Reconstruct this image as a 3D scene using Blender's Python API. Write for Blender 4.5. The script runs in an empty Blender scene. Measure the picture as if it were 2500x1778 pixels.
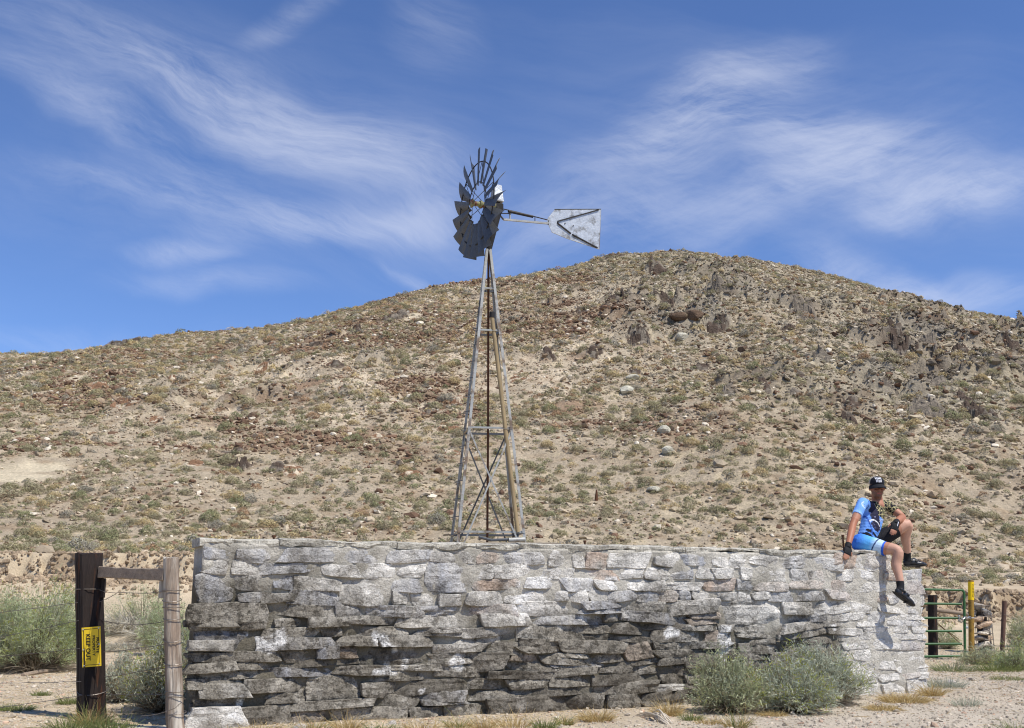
import bpy, bmesh, math, random
import numpy as np
from mathutils import Vector, Matrix

scene = bpy.context.scene
C = scene.collection
R = math.radians
rng = np.random.default_rng(7)
random.seed(7)

# ------------------------------------------------------------------ camera
FPX = 2600.0                      # focal length in photo pixels (photo is 2500 x 1778)
PITCH = math.atan(556.0 / FPX)    # horizon lies 556 px under the middle of the photo
CAM = np.array([0.0, 0.0, 1.10])
cam_d = bpy.data.cameras.new('camera')
cam_d.sensor_width = 36.0
cam_d.lens = 36.0 * FPX / 2500.0
cam_d.clip_start = 0.1
cam_d.clip_end = 3000.0
cam = bpy.data.objects.new('camera', cam_d)
C.objects.link(cam)
cam.location = CAM
cam.rotation_euler = (math.pi / 2 + PITCH, 0, 0)
scene.camera = cam

# ------------------------------------------------------------------ sky, sun, exposure
SUN_EL = R(58.0)
SUN_AZ = R(128.0)                 # clockwise from +Y (the view direction): right and a little behind the camera
to_sun = Vector((math.sin(SUN_AZ) * math.cos(SUN_EL), math.cos(SUN_AZ) * math.cos(SUN_EL), math.sin(SUN_EL)))
world = bpy.data.worlds.new('World')
scene.world = world
world.use_nodes = True
wn = world.node_tree.nodes
wl = world.node_tree.links
wn.clear()


def wnode(t, **kw):
    n = wn.new(t)
    for k, v in kw.items():
        setattr(n, k, v)
    return n


sky = wnode('ShaderNodeTexSky', sky_type='NISHITA')
sky.sun_disc = False
sky.sun_elevation = SUN_EL
sky.sun_rotation = SUN_AZ
sky.altitude = 1500.0
sky.air_density = 1.0
sky.dust_density = 0.25
sky.ozone_density = 2.2
out = wnode('ShaderNodeOutputWorld')
bg = wnode('ShaderNodeBackground')
bg.inputs['Strength'].default_value = 0.135
wl.new(bg.outputs[0], out.inputs['Surface'])

# cirrus: soft bands over the hill (front half of the sky), torn up by stretched noise
tc = wnode('ShaderNodeTexCoord')
sep = wnode('ShaderNodeSeparateXYZ')
wl.new(tc.outputs['Generated'], sep.inputs[0])


def wmath(op, a, b=None, clamp=False):
    n = wnode('ShaderNodeMath', operation=op)
    n.use_clamp = clamp
    for i, v in enumerate((a, b)):
        if v is None:
            continue
        if isinstance(v, (int, float)):
            n.inputs[i].default_value = v
        else:
            wl.new(v, n.inputs[i])
    return n.outputs[0]


ay = wmath('MAXIMUM', wmath('ABSOLUTE', sep.outputs['Y']), 0.12)
uu = wmath('DIVIDE', sep.outputs['X'], ay)
vv = wmath('DIVIDE', sep.outputs['Z'], ay)
comb = wnode('ShaderNodeCombineXYZ')
wl.new(uu, comb.inputs[0])
wl.new(vv, comb.inputs[1])


def warp(vec, scale, amount, det=3.0):
    nz = wnode('ShaderNodeTexNoise')
    nz.inputs['Scale'].default_value = scale
    nz.inputs['Detail'].default_value = det
    wl.new(vec, nz.inputs['Vector'])
    sb = wnode('ShaderNodeVectorMath', operation='SUBTRACT')
    wl.new(nz.outputs['Color'], sb.inputs[0])
    sb.inputs[1].default_value = (0.5, 0.5, 0.5)
    sc_ = wnode('ShaderNodeVectorMath', operation='SCALE')
    wl.new(sb.outputs[0], sc_.inputs[0])
    sc_.inputs['Scale'].default_value = amount
    ad = wnode('ShaderNodeVectorMath', operation='ADD')
    wl.new(vec, ad.inputs[0])
    wl.new(sc_.outputs[0], ad.inputs[1])
    return ad.outputs[0]


wvec = warp(warp(comb.outputs[0], 2.6, 0.17, 3.0), 14.0, 0.022, 6.0)


def uv_of(px, py):
    e = (889 - py) / FPX
    y = math.cos(PITCH) - e * math.sin(PITCH)
    z = math.sin(PITCH) + e * math.cos(PITCH)
    return ((px - 1250) / FPX / y, z / y)


def streaks(ang, sx, sy, lo, hi, seed, det=7.0, rough=0.62):
    mp = wnode('ShaderNodeMapping', vector_type='TEXTURE')
    mp.inputs['Location'].default_value = (seed, seed * 0.37, 0)
    mp.inputs['Rotation'].default_value = (0, 0, R(ang))
    mp.inputs['Scale'].default_value = (sx, sy, 1)
    wl.new(wvec, mp.inputs['Vector'])
    nz = wnode('ShaderNodeTexNoise')
    nz.inputs['Scale'].default_value = 1.0
    nz.inputs['Detail'].default_value = det
    nz.inputs['Roughness'].default_value = rough
    wl.new(mp.outputs[0], nz.inputs['Vector'])
    mr = wnode('ShaderNodeMapRange', interpolation_type='SMOOTHSTEP')
    mr.inputs['From Min'].default_value = lo
    mr.inputs['From Max'].default_value = hi
    wl.new(nz.outputs['Fac'], mr.inputs['Value'])
    return mr.outputs[0]


def blob(px, py, rx, ry, ang, k):
    u, v = uv_of(px, py)
    mp = wnode('ShaderNodeMapping', vector_type='TEXTURE')
    mp.inputs['Location'].default_value = (u, v, 0)
    mp.inputs['Rotation'].default_value = (0, 0, R(ang))
    mp.inputs['Scale'].default_value = (rx / FPX, ry / FPX, 1)
    wl.new(wvec, mp.inputs['Vector'])
    ln = wnode('ShaderNodeVectorMath', operation='LENGTH')
    wl.new(mp.outputs[0], ln.inputs[0])
    mr = wnode('ShaderNodeMapRange', interpolation_type='SMOOTHSTEP')
    mr.inputs['From Min'].default_value = 1.25
    mr.inputs['From Max'].default_value = 0.0
    mr.inputs['To Max'].default_value = k
    wl.new(ln.outputs['Value'], mr.inputs['Value'])
    return mr.outputs[0]


def wsum(items):
    s = items[0]
    for i in items[1:]:
        s = wmath('ADD', s, i)
    return s


left_band = wsum([blob(560, 300, 900, 300, -20, .32), blob(500, 560, 800, 160, -10, .22), blob(300, 170, 520, 110, -17, .55), blob(640, 320, 560, 130, -22, .85), blob(900, 420, 380, 130, -18, .6),
                  blob(120, 260, 330, 70, -25, .55), blob(330, 380, 330, 60, -27, .45), blob(450, 520, 560, 60, -14, .55),
                  blob(800, 590, 380, 60, 4, .7), blob(470, 655, 140, 28, -3, .8), blob(520, 715, 260, 40, -4, .45),
                  blob(1060, 60, 190, 140, -60, .35), blob(690, 40, 200, 60, 35, .5), blob(150, 800, 400, 40, -10, .35),
                  blob(1000, 560, 260, 50, 14, .45), blob(990, 690, 120, 20, -18, .6)])
right_band = wsum([blob(1950, 380, 700, 330, -8, .30), blob(1550, 480, 520, 200, 30, .22), blob(1800, 190, 260, 130, 28, 1.0), blob(1660, 330, 150, 200, -60, .6), blob(1950, 320, 330, 90, -12, .7),
                   blob(2120, 430, 380, 130, -18, .95), blob(2330, 520, 320, 70, 6, .8), blob(1480, 430, 380, 110, 38, .4),
                   blob(1900, 500, 420, 90, 28, .5), blob(2150, 690, 260, 80, -18, .75), blob(2380, 740, 240, 60, -6, .8),
                   blob(1300, 580, 380, 70, 10, .35), blob(1560, 560, 420, 90, 14, .4), blob(2440, 480, 200, 60, 20, .5)])
nl = wmath('ADD', wmath('MULTIPLY', streaks(-19, 0.40, 0.055, 0.31, 0.75, 3.1, 12.0, 0.69), 0.75), wmath('MULTIPLY', streaks(-32, 0.22, 0.06, 0.31, 0.75, 1.3, 12.0, 0.69), 0.45))
nr = wmath('ADD', wmath('MULTIPLY', streaks(18, 0.30, 0.055, 0.31, 0.75, 8.7, 12.0, 0.69), 0.62), wmath('MULTIPLY', streaks(-14, 0.20, 0.06, 0.31, 0.75, 6.2, 12.0, 0.69), 0.55))
thin = streaks(-8, 0.9, 0.16, 0.45, 0.95, 5.5)
cl = wmath('ADD', wmath('MULTIPLY', left_band, nl), wmath('MULTIPLY', right_band, nr))
cl = wmath('ADD', cl, wmath('MULTIPLY', thin, 0.2))
cl = wmath('MULTIPLY', wmath('SUBTRACT', 1.0, wmath('EXPONENT', wmath('MULTIPLY', cl, -0.85))), 0.74, clamp=True)
tint = wnode('ShaderNodeMix', data_type='RGBA', blend_type='MULTIPLY')
tint.inputs['Factor'].default_value = 1.0
wl.new(sky.outputs[0], tint.inputs['A'])
tint.inputs['B'].default_value = (0.74, 0.885, 1.18, 1)
mixc = wnode('ShaderNodeMix', data_type='RGBA')
wl.new(cl, mixc.inputs['Factor'])
wl.new(tint.outputs['Result'], mixc.inputs['A'])
mixc.inputs['B'].default_value = (6.6, 6.85, 7.7, 1)
wl.new(mixc.outputs['Result'], bg.inputs['Color'])

sun_d = bpy.data.lights.new('sun', 'SUN')
sun_d.energy = 5.0
sun_d.angle = R(0.53)
sun_d.color = (1.0, 0.955, 0.89)
sun = bpy.data.objects.new('sun', sun_d)
C.objects.link(sun)
sun.location = (20, -20, 40)
sun.rotation_euler = to_sun.to_track_quat('Z', 'Y').to_euler()

scene.render.engine = 'CYCLES'
scene.cycles.use_denoising = True
scene.cycles.pixel_filter_type = 'BLACKMAN_HARRIS'
scene.cycles.filter_width = 1.1
scene.cycles.max_bounces = 6
scene.cycles.transparent_max_bounces = 6
scene.view_settings.view_transform = 'Standard'
scene.view_settings.look = 'None'
scene.view_settings.exposure = 0.0
scene.view_settings.gamma = 1.0

# ------------------------------------------------------------------ helpers


def ray(px, py):
    ex = (px - 1250) / FPX
    ey = (889 - py) / FPX
    return np.array([ex, math.cos(PITCH) - ey * math.sin(PITCH), math.sin(PITCH) + ey * math.cos(PITCH)])


def at(px, py, y):
    """point of the photo pixel at world depth y"""
    d = ray(px, py)
    return CAM + d * (y / d[1])


def ground(px, py, z=0.0):
    d = ray(px, py)
    return CAM + d * ((z - CAM[2]) / d[2])


def lerp(a, b, t):
    return a + (b - a) * t


def sstep(a, b, x):
    t = np.clip((x - a) / (b - a), 0, 1)
    return t * t * (3 - 2 * t)


def _hash(ix, iy, iz, seed):
    h = (ix.astype(np.int64) * 374761393 + iy.astype(np.int64) * 668265263 + iz.astype(np.int64) * 2147483647 + seed * 1274126177) & 0xffffffff
    h = ((h ^ (h >> 13)) * 1274126177) & 0xffffffff
    h = h ^ (h >> 16)
    return (h & 0xffff) / 32767.5 - 1.0


def noise(x, y, z=0.0, seed=0):
    """value noise in -1..1 on arrays"""
    x, y, z = np.broadcast_arrays(np.asarray(x, float), np.asarray(y, float), np.asarray(z, float))
    ix, iy, iz = np.floor(x), np.floor(y), np.floor(z)
    fx, fy, fz = x - ix, y - iy, z - iz
    fx, fy, fz = [f * f * f * (f * (f * 6 - 15) + 10) for f in (fx, fy, fz)]
    r = 0.0
    for dx in (0, 1):
        for dy in (0, 1):
            for dz in (0, 1):
                w = (fx if dx else 1 - fx) * (fy if dy else 1 - fy) * (fz if dz else 1 - fz)
                r = r + w * _hash(ix + dx, iy + dy, iz + dz, seed)
    return r


def fbm(x, y, z=0.0, oct=4, seed=0, gain=0.5):
    r, a, t = 0.0, 1.0, 0.0
    x, y, z = np.asarray(x, float), np.asarray(y, float), np.asarray(z, float)
    for o in range(oct):
        k = 2.03 ** o
        r = r + a * noise(x * k + 17.3 * o, y * k - 9.1 * o, z * k + 5.7 * o, seed + o)
        t += a
        a *= gain
    return r / t


def mesh_obj(name, verts, faces, mat=None, parent=None, col=None, smooth=False, loc=None):
    """one mesh object; verts (n,3), faces list or (m,3)/(m,4) array, col (n,3) linear albedo"""
    me = bpy.data.meshes.new(name)
    verts = np.asarray(verts, np.float32)
    if loc is not None:
        verts = verts - np.asarray(loc, np.float32)
    if isinstance(faces, np.ndarray):
        k = faces.shape[1]
        me.vertices.add(len(verts))
        me.vertices.foreach_set('co', verts.ravel())
        me.loops.add(faces.size)
        me.loops.foreach_set('vertex_index', faces.astype(np.int32).ravel())
        me.polygons.add(len(faces))
        me.polygons.foreach_set('loop_start', np.arange(0, faces.size, k, dtype=np.int32))
        me.polygons.foreach_set('loop_total', np.full(len(faces), k, np.int32))
        me.update(calc_edges=True)
        me.validate()
    else:
        me.from_pydata([tuple(map(float, v)) for v in verts], [], faces)
        me.update()
    if col is not None:
        a = me.color_attributes.new('Col', 'FLOAT_COLOR', 'POINT')
        c4 = np.ones((len(verts), 4), np.float32)
        c4[:, :np.shape(col)[1]] = np.clip(col, 0, 1)
        a.data.foreach_set('color', c4.ravel())
    me.polygons.foreach_set('use_smooth', np.full(len(me.polygons), bool(smooth)))
    if mat:
        for m in (mat if isinstance(mat, (list, tuple)) else [mat]):
            me.materials.append(m)
    o = bpy.data.objects.new(name, me)
    C.objects.link(o)
    if parent:
        o.parent = parent
    if loc is not None:
        o.location = loc
    return o


def empty(name, loc=(0, 0, 0), rz=0.0):
    o = bpy.data.objects.new(name, None)
    o.empty_display_size = 0.2
    C.objects.link(o)
    o.location = loc
    o.rotation_euler = (0, 0, rz)
    return o


def tag(o, label=None, cat=None, group=None, kind=None):
    if label:
        o['label'] = label
    if cat:
        o['category'] = cat
    if group:
        o['group'] = group
    if kind:
        o['kind'] = kind
    return o


def srgb(r, g, b):
    return tuple((c / 255 / 12.92) if c <= 10 else (((c / 255) + 0.055) / 1.055) ** 2.4 for c in (r, g, b))


class MB:
    """collects boxes, tubes and prisms for ONE mesh"""

    def __init__(self):
        self.v = []
        self.f = []

    def add(self, vs, fs):
        b = len(self.v)
        self.v += [tuple(map(float, v)) for v in vs]
        self.f += [[b + i for i in f] for f in fs]
        return self

    def box(self, c, s, m=None):
        vs = [Vector((sx * s[0] / 2, sy * s[1] / 2, sz * s[2] / 2)) for sx in (-1, 1) for sy in (-1, 1) for sz in (-1, 1)]
        if m is not None:
            vs = [m @ v for v in vs]
        vs = [v + Vector(c) for v in vs]
        return self.add(vs, [[0, 1, 3, 2], [4, 6, 7, 5], [0, 4, 5, 1], [2, 3, 7, 6], [0, 2, 6, 4], [1, 5, 7, 3]])

    def prism(self, prof, a, b, up=(0, 0, 1)):
        """2D closed profile (x,y) swept from a to b"""
        a, b = Vector(a), Vector(b)
        d = (b - a).normalized()
        u = Vector(up)
        s = d.cross(u)
        if s.length < 1e-4:
            s = d.cross(Vector((1, 0, 0)))
        s.normalize()
        t = s.cross(d).normalized()
        n = len(prof)
        vs = [a + s * x + t * y for x, y in prof] + [b + s * x + t * y for x, y in prof]
        fs = [[i, (i + 1) % n, n + (i + 1) % n, n + i] for i in range(n)]
        fs += [list(range(n))[::-1], list(range(n, 2 * n))]
        return self.add(vs, fs)

    def tube(self, pts, rad, n=8, cap=True):
        pts = [Vector(p) for p in pts]
        if isinstance(rad, (int, float)):
            rad = [rad] * len(pts)
        vs, fs = [], []
        ref = None
        for i, p in enumerate(pts):
            d = (pts[min(i + 1, len(pts) - 1)] - pts[max(i - 1, 0)]).normalized()
            if ref is None:
                ref = Vector((0, 0, 1)) if abs(d.z) < 0.9 else Vector((1, 0, 0))
            s = d.cross(ref).normalized()
            t = s.cross(d).normalized()
            ref = t
            for k in range(n):
                a = 2 * math.pi * k / n
                vs.append(p + (s * math.cos(a) + t * math.sin(a)) * rad[i])
        for i in range(len(pts) - 1):
            for k in range(n):
                fs.append([i * n + k, i * n + (k + 1) % n, (i + 1) * n + (k + 1) % n, (i + 1) * n + k])
        if cap:
            fs.append(list(range(n))[::-1])
            fs.append([(len(pts) - 1) * n + k for k in range(n)])
        return self.add(vs, fs)

    def build(self, name, mat, parent=None, smooth=False, bevel=0.0, loc=None):
        o = mesh_obj(name, self.v, self.f, mat, parent, smooth=False, loc=loc)
        bm = bmesh.new()
        bm.from_mesh(o.data)
        bmesh.ops.recalc_face_normals(bm, faces=bm.faces)
        if bevel:
            bmesh.ops.bevel(bm, geom=list(bm.edges), offset=bevel, segments=1, affect='EDGES', profile=0.5)
        bm.to_mesh(o.data)
        bm.free()
        if smooth:
            for p in o.data.polygons:
                p.use_smooth = True
            try:
                o.data.set_sharp_from_angle(angle=R(40))
            except Exception:
                pass
        return o


def material(name, color=(0.5, 0.5, 0.5), rough=0.8, metal=0.0, vcol=False, var=0.0, var_scale=5.0, var2=0.0, var2_scale=40.0,
             bump=0.0, bump_scale=30.0, bump_dist=0.02, color2=None, c2_scale=3.0, c2_lo=0.5, c2_hi=0.6, stretch=(1, 1, 1), spec=0.3,
             coord='Object', translucent=0.0, inst=False):
    m = bpy.data.materials.new(name)
    m.use_nodes = True
    nt = m.node_tree
    N, L = nt.nodes, nt.links
    b = N['Principled BSDF']
    b.inputs['Roughness'].default_value = rough
    b.inputs['Metallic'].default_value = metal
    b.inputs['Specular IOR Level'].default_value = spec
    if vcol:
        a = N.new('ShaderNodeAttribute')
        a.attribute_name = 'Col'
        cur = a.outputs['Color']
    else:
        a = N.new('ShaderNodeRGB')
        a.outputs[0].default_value = (*color, 1)
        cur = a.outputs[0]
    if inst:
        ia = N.new('ShaderNodeAttribute')
        ia.attribute_type = 'INSTANCER'
        ia.attribute_name = 'icol'
        im = N.new('ShaderNodeVectorMath')
        im.operation = 'MULTIPLY'
        L.new(cur, im.inputs[0])
        L.new(ia.outputs['Color'], im.inputs[1])
        cur = im.outputs[0]
    if coord == 'World':
        g = N.new('ShaderNodeNewGeometry')
        cvec = g.outputs['Position']
    else:
        t = N.new('ShaderNodeTexCoord')
        cvec = t.outputs['Object']
    if stretch != (1, 1, 1):
        mp = N.new('ShaderNodeMapping')
        mp.inputs['Scale'].default_value = stretch
        L.new(cvec, mp.inputs[0])
        cvec = mp.outputs[0]

    def nz(scale, det=5.0, rough_=0.6):
        n = N.new('ShaderNodeTexNoise')
        n.inputs['Scale'].default_value = scale
        n.inputs['Detail'].default_value = det
        n.inputs['Roughness'].default_value = rough_
        L.new(cvec, n.inputs['Vector'])
        return n.outputs['Fac']
    if color2 is not None:
        mr = N.new('ShaderNodeMapRange')
        mr.interpolation_type = 'SMOOTHSTEP'
        mr.inputs['From Min'].default_value = c2_lo
        mr.inputs['From Max'].default_value = c2_hi
        L.new(nz(c2_scale), mr.inputs['Value'])
        mx = N.new('ShaderNodeMix')
        mx.data_type = 'RGBA'
        L.new(mr.outputs[0], mx.inputs['Factor'])
        L.new(cur, mx.inputs['A'])
        mx.inputs['B'].default_value = (*color2, 1)
        cur = mx.outputs['Result']
    for v, s in ((var, var_scale), (var2, var2_scale)):
        if v:
            mr = N.new('ShaderNodeMapRange')
            mr.inputs['From Min'].default_value = 0.25
            mr.inputs['From Max'].default_value = 0.75
            mr.inputs['To Min'].default_value = 1 - v
            mr.inputs['To Max'].default_value = 1 + v
            L.new(nz(s), mr.inputs['Value'])
            mx = N.new('ShaderNodeVectorMath')
            mx.operation = 'SCALE'
            L.new(cur, mx.inputs[0])
            L.new(mr.outputs[0], mx.inputs['Scale'])
            cur = mx.outputs[0]
    L.new(cur, b.inputs['Base Color'])
    if bump:
        bp = N.new('ShaderNodeBump')
        bp.inputs['Strength'].default_value = bump
        bp.inputs['Distance'].default_value = bump_dist
        L.new(nz(bump_scale, 8.0, 0.65), bp.inputs['Height'])
        L.new(bp.outputs[0], b.inputs['Normal'])
    if translucent:
        tr = N.new('ShaderNodeBsdfTranslucent')
        L.new(cur, tr.inputs['Color'])
        ms = N.new('ShaderNodeMixShader')
        ms.inputs[0].default_value = translucent
        o = N['Material Output']
        L.new(b.outputs[0], ms.inputs[1])
        L.new(tr.outputs[0], ms.inputs[2])
        L.new(ms.outputs[0], o.inputs['Surface'])
    return m


def ico_template(sub=1):
    bm = bmesh.new()
    bmesh.ops.create_icosphere(bm, subdivisions=sub, radius=1.0)
    v = np.array([x.co[:] for x in bm.verts])
    f = np.array([[q.index for q in p.verts] for p in bm.faces])
    bm.free()
    return v, f


def scatter_mesh(tv, tf, pos, scl, rot, col):
    """join n copies of template (tv,tf): pos (n,3), scl (n,3), rot (n,3,3), col (n,3) -> verts, faces, colours"""
    n, k = len(pos), len(tv)
    if tv.ndim == 2:
        tv = np.broadcast_to(tv, (n, k, 3))
    else:
        k = tv.shape[1]
    v = np.einsum('nij,nkj->nki', rot, tv * scl[:, None, :]) + pos[:, None, :]
    f = tf[None] + (np.arange(n) * k)[:, None, None]
    c = np.repeat(col, k, axis=0)
    return v.reshape(-1, 3), f.reshape(-1, tf.shape[1]), c


def rand_rot(n, tilt=1.0):
    az = rng.uniform(0, 2 * np.pi, n)
    a, b = rng.normal(0, tilt, n), rng.normal(0, tilt, n)
    cz, sz = np.cos(az), np.sin(az)
    ca, sa = np.cos(a), np.sin(a)
    cb, sb = np.cos(b), np.sin(b)
    z, o = np.zeros(n), np.ones(n)
    Rz = np.stack([np.stack([cz, -sz, z], -1), np.stack([sz, cz, z], -1), np.stack([z, z, o], -1)], 1)
    Rx = np.stack([np.stack([o, z, z], -1), np.stack([z, ca, -sa], -1), np.stack([z, sa, ca], -1)], 1)
    Ry = np.stack([np.stack([cb, z, sb], -1), np.stack([z, o, z], -1), np.stack([-sb, z, cb], -1)], 1)
    return Rx @ Ry @ Rz


def gn_scatter(name, pos, scl, rot, idx, templates, icol):
    """one object of uncountable stuff: points that carry mesh copies (pos, scl, rot (n,3), idx (n,), icol (n,3))"""
    col = bpy.data.collections.new(name + '_pieces')
    for i, me in enumerate(templates):
        to = bpy.data.objects.new('%s_piece_%03d' % (name, i), me)
        col.objects.link(to)
    me = bpy.data.meshes.new(name)
    n = len(pos)
    me.vertices.add(n)
    me.vertices.foreach_set('co', np.asarray(pos, np.float32).ravel())
    for nm, arr, ty in (('iscl', scl, 'FLOAT_VECTOR'), ('irot', rot, 'FLOAT_VECTOR')):
        a = me.attributes.new(nm, ty, 'POINT')
        a.data.foreach_set('vector', np.asarray(arr, np.float32).ravel())
    a = me.attributes.new('iidx', 'INT', 'POINT')
    a.data.foreach_set('value', np.asarray(idx, np.int32))
    a = me.attributes.new('icol', 'FLOAT_COLOR', 'POINT')
    c4 = np.ones((n, 4), np.float32)
    c4[:, :3] = icol
    a.data.foreach_set('color', c4.ravel())
    o = bpy.data.objects.new(name, me)
    C.objects.link(o)
    ng = bpy.data.node_groups.new(name, 'GeometryNodeTree')
    ng.interface.new_socket('Geometry', in_out='INPUT', socket_type='NodeSocketGeometry')
    ng.interface.new_socket('Geometry', in_out='OUTPUT', socket_type='NodeSocketGeometry')
    N, L = ng.nodes, ng.links
    gi, go = N.new('NodeGroupInput'), N.new('NodeGroupOutput')
    ci = N.new('GeometryNodeCollectionInfo')
    ci.inputs['Collection'].default_value = col
    ci.inputs['Separate Children'].default_value = True
    ci.inputs['Reset Children'].default_value = True
    ip = N.new('GeometryNodeInstanceOnPoints')
    ip.inputs['Pick Instance'].default_value = True

    def attr(nm, ty):
        q = N.new('GeometryNodeInputNamedAttribute')
        q.data_type = ty
        q.inputs['Name'].default_value = nm
        return q.outputs['Attribute']
    m2p = N.new('GeometryNodeMeshToPoints')
    L.new(gi.outputs[0], m2p.inputs['Mesh'])
    L.new(m2p.outputs[0], ip.inputs['Points'])
    L.new(ci.outputs[0], ip.inputs['Instance'])
    L.new(attr('iidx', 'INT'), ip.inputs['Instance Index'])
    L.new(attr('irot', 'FLOAT_VECTOR'), ip.inputs['Rotation'])
    L.new(attr('iscl', 'FLOAT_VECTOR'), ip.inputs['Scale'])
    L.new(ip.outputs[0], go.inputs[0])
    md = o.modifiers.new('scatter', 'NODES')
    md.node_group = ng
    return o


def template_mesh(v, f, mat, col=None):
    o = mesh_obj('piece', v, f, mat, col=col)
    me = o.data
    bpy.data.objects.remove(o)
    return me

# ------------------------------------------------------------------ terrain
SIL = [(-900, 905), (-400, 880), (0, 862), (120, 864), (230, 850), (330, 826), (430, 812), (560, 806), (700, 790), (800, 768), (900, 742), (1000, 716),
       (1100, 694), (1220, 678), (1330, 664), (1420, 645), (1480, 620), (1560, 622), (1650, 611), (1720, 620), (1830, 634), (1950, 657), (2060, 684),
       (2200, 722), (2290, 750), (2400, 772), (2500, 787), (2800, 830), (3400, 900)]
YC, YF = 125.0, 45.0
_s = np.array([at(px, py, YC) for px, py in SIL])
_sx = np.linspace(_s[0, 0] - 10, _s[-1, 0] + 10, 400)
_sz = np.interp(_sx, _s[:, 0], _s[:, 2])
_k = np.ones(7) / 7
_sz[3:-3] = np.convolve(_sz, _k, 'valid')


def bank_y(x):
    return 27.0 + 1.1 * fbm(x * 0.22, 3.3, 0, 3, 41) + 0.35 * noise(x * 1.3, 1.1, 0, 42)


def knob(x, y):
    """where bedrock breaks through the slope"""
    right = sstep(0, 20, x + 0.12 * (y - 85)) * sstep(64, 76, y)
    mid = sstep(-40, -20, x) * (1 - sstep(0, 14, x)) * sstep(66, 80, y)
    f = fbm(x / 5.5 + 3, y / 4.6, 0, 4, 56, 0.6)
    return sstep(0.16, 0.34, f) * right * (1 - 0.6 * sstep(YC - 14, YC - 2, y)) + 0.6 * sstep(0.26, 0.42, f) * mid * (1 - 0.6 * sstep(YC - 14, YC - 2, y))


def H(x, y):
    """height of the land at (x, y)"""
    x, y = np.broadcast_arrays(np.asarray(x, float), np.asarray(y, float))
    zc = np.interp(x, _sx, _sz)
    zf = np.interp(x, [-60, -14, 14, 60], [3.3, 3.1, 2.5, 2.4])
    hb = np.interp(x, [-16, -8, 12, 18], [2.08, 2.02, 1.08, 1.0])
    # near flat
    yb = bank_y(x)
    tal_top = hb - np.interp(x, [-10, 10], [0.62, 0.55]) + 0.12 * noise(x * 0.7, 0.5, 0, 43)
    t = np.clip((y - 19.5) / (yb - 0.35 - 19.5), 0, 1)
    talus = 0.02 + (tal_top - 0.02) * (0.35 * t + 0.65 * t * t * t)
    rough = fbm(x * 1.7, y * 1.7, 0, 4, 44)
    bank = sstep(-0.30, 0.05, y - yb + 0.42 * rough + 0.16 * fbm(x * 5, y * 5, 0, 3, 46))
    bank = np.clip(bank + 0.22 * bank * (1 - bank) * 4 * fbm(x * 4, y * 7, 0, 3, 47), 0, 1)
    tb = np.clip((y - yb) / (YF - yb), 0, 1)
    bench = hb + (zf - hb) * (0.45 * tb + 0.55 * tb * tb)
    z0 = lerp(talus, bench, bank)
    # hill
    th = np.clip((y - YF) / (YC - YF), 0, 1.0)
    s = 0.86 * th + 0.14 * th * th
    s = s - 0.012 * np.sin(th * np.pi * 2)
    back = np.maximum(y - YC, 0)
    zh = zf + (zc - zf) * s - back * 0.28 - 0.004 * back * back * (back < 60) - (back >= 60) * (0.004 * 3600 + (back - 60) * 0.2)
    far = sstep(YF - 1, YF + 10, y) * (1 - 0.75 * sstep(YC - 16, YC, y))
    right = sstep(2, 26, x + 0.12 * (y - 85))
    rel = 1.25 * fbm(x / 17, y / 22, 0, 3, 51) + (0.38 + 0.5 * right) * fbm(x / 4.3, y / 5.2, 0, 3, 52)
    led = fbm(x / 2.6 + 0.4 * fbm(x / 9, y / 9, 0, 2, 5), y / 1.7, 0, 3, 53)
    rel = rel + (0.14 + 0.34 * right) * (np.abs(led) * 1.6 - 0.4)
    rel = rel + knob(x, y) * (0.55 + 0.5 * np.abs(noise(x * 1.4, y * 1.1, 0, 57)) + 0.35 * np.sign(noise(x * .8, y * 1.9, 0, 58)))
    small = 0.10 * fbm(x * 0.9, y * 0.9, 0, 3, 54)
    z = np.where(y < YF, z0, zh) + far * rel
    z = z + small * sstep(26, 50, y)
    nearby = 1 - sstep(20, 24, y)
    z = z + nearby * (0.014 * fbm(x * 1.2, y * 1.2, 0, 3, 55)) * 1.0
    z = np.where(back > 120, np.maximum(z, -8.0), z)
    return z


def on_hill(px, py):
    """world point where the pixel's ray meets the land"""
    d = ray(px, py)
    ts = np.concatenate([np.linspace(7, 50, 500), np.linspace(50.1, 150, 1200)]) / d[1]
    p = CAM[None] + d[None] * ts[:, None]
    hit = np.nonzero(p[:, 2] <= H(p[:, 0], p[:, 1]))[0]
    i = hit[0] if len(hit) else len(ts) - 200
    q = p[i].copy()
    q[2] = float(H(q[0], q[1]))
    return q


def grid_mesh(xs, ys):
    X, Y = np.meshgrid(xs, ys)
    nx, ny = len(xs), len(ys)
    i = np.arange(nx * ny).reshape(ny, nx)
    f = np.stack([i[:-1, :-1], i[:-1, 1:], i[1:, 1:], i[1:, :-1]], -1).reshape(-1, 4)
    return X.ravel(), Y.ravel(), f


CREAM = np.array(srgb(208, 191, 154))
TAN = np.array(srgb(173, 158, 134))
PALE = np.array(srgb(204, 188, 162))
BROWN = np.array(srgb(146, 122, 92))
GREY = np.array(srgb(154, 146, 126))
DKROCK = np.array(srgb(84, 72, 62))
RUST = np.array(srgb(134, 104, 80))

_patch = [(55, 1150, 2.0, 3.0), (125, 1142, 1.3, 2.4), (15, 1168, 1.6, 1.8), (100, 1165, 1.3, 1.2), (195, 922, 1.1, 1.6),
          (1010, 775, 1.2, 3), (830, 930, 1.5, 1.5)]
_patchw = [(on_hill(a, b), c, d) for a, b, c, d in _patch]


def rubble(x, y):
    """runs of red-brown broken rock over the left and middle of the hill"""
    m = (1 - sstep(8, 22, x)) * sstep(56, 66, y)
    return m * sstep(0.06, 0.34, fbm(x / 8 + 0.5 * y / 8, y / 6, 0, 4, 67, 0.6))


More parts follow.
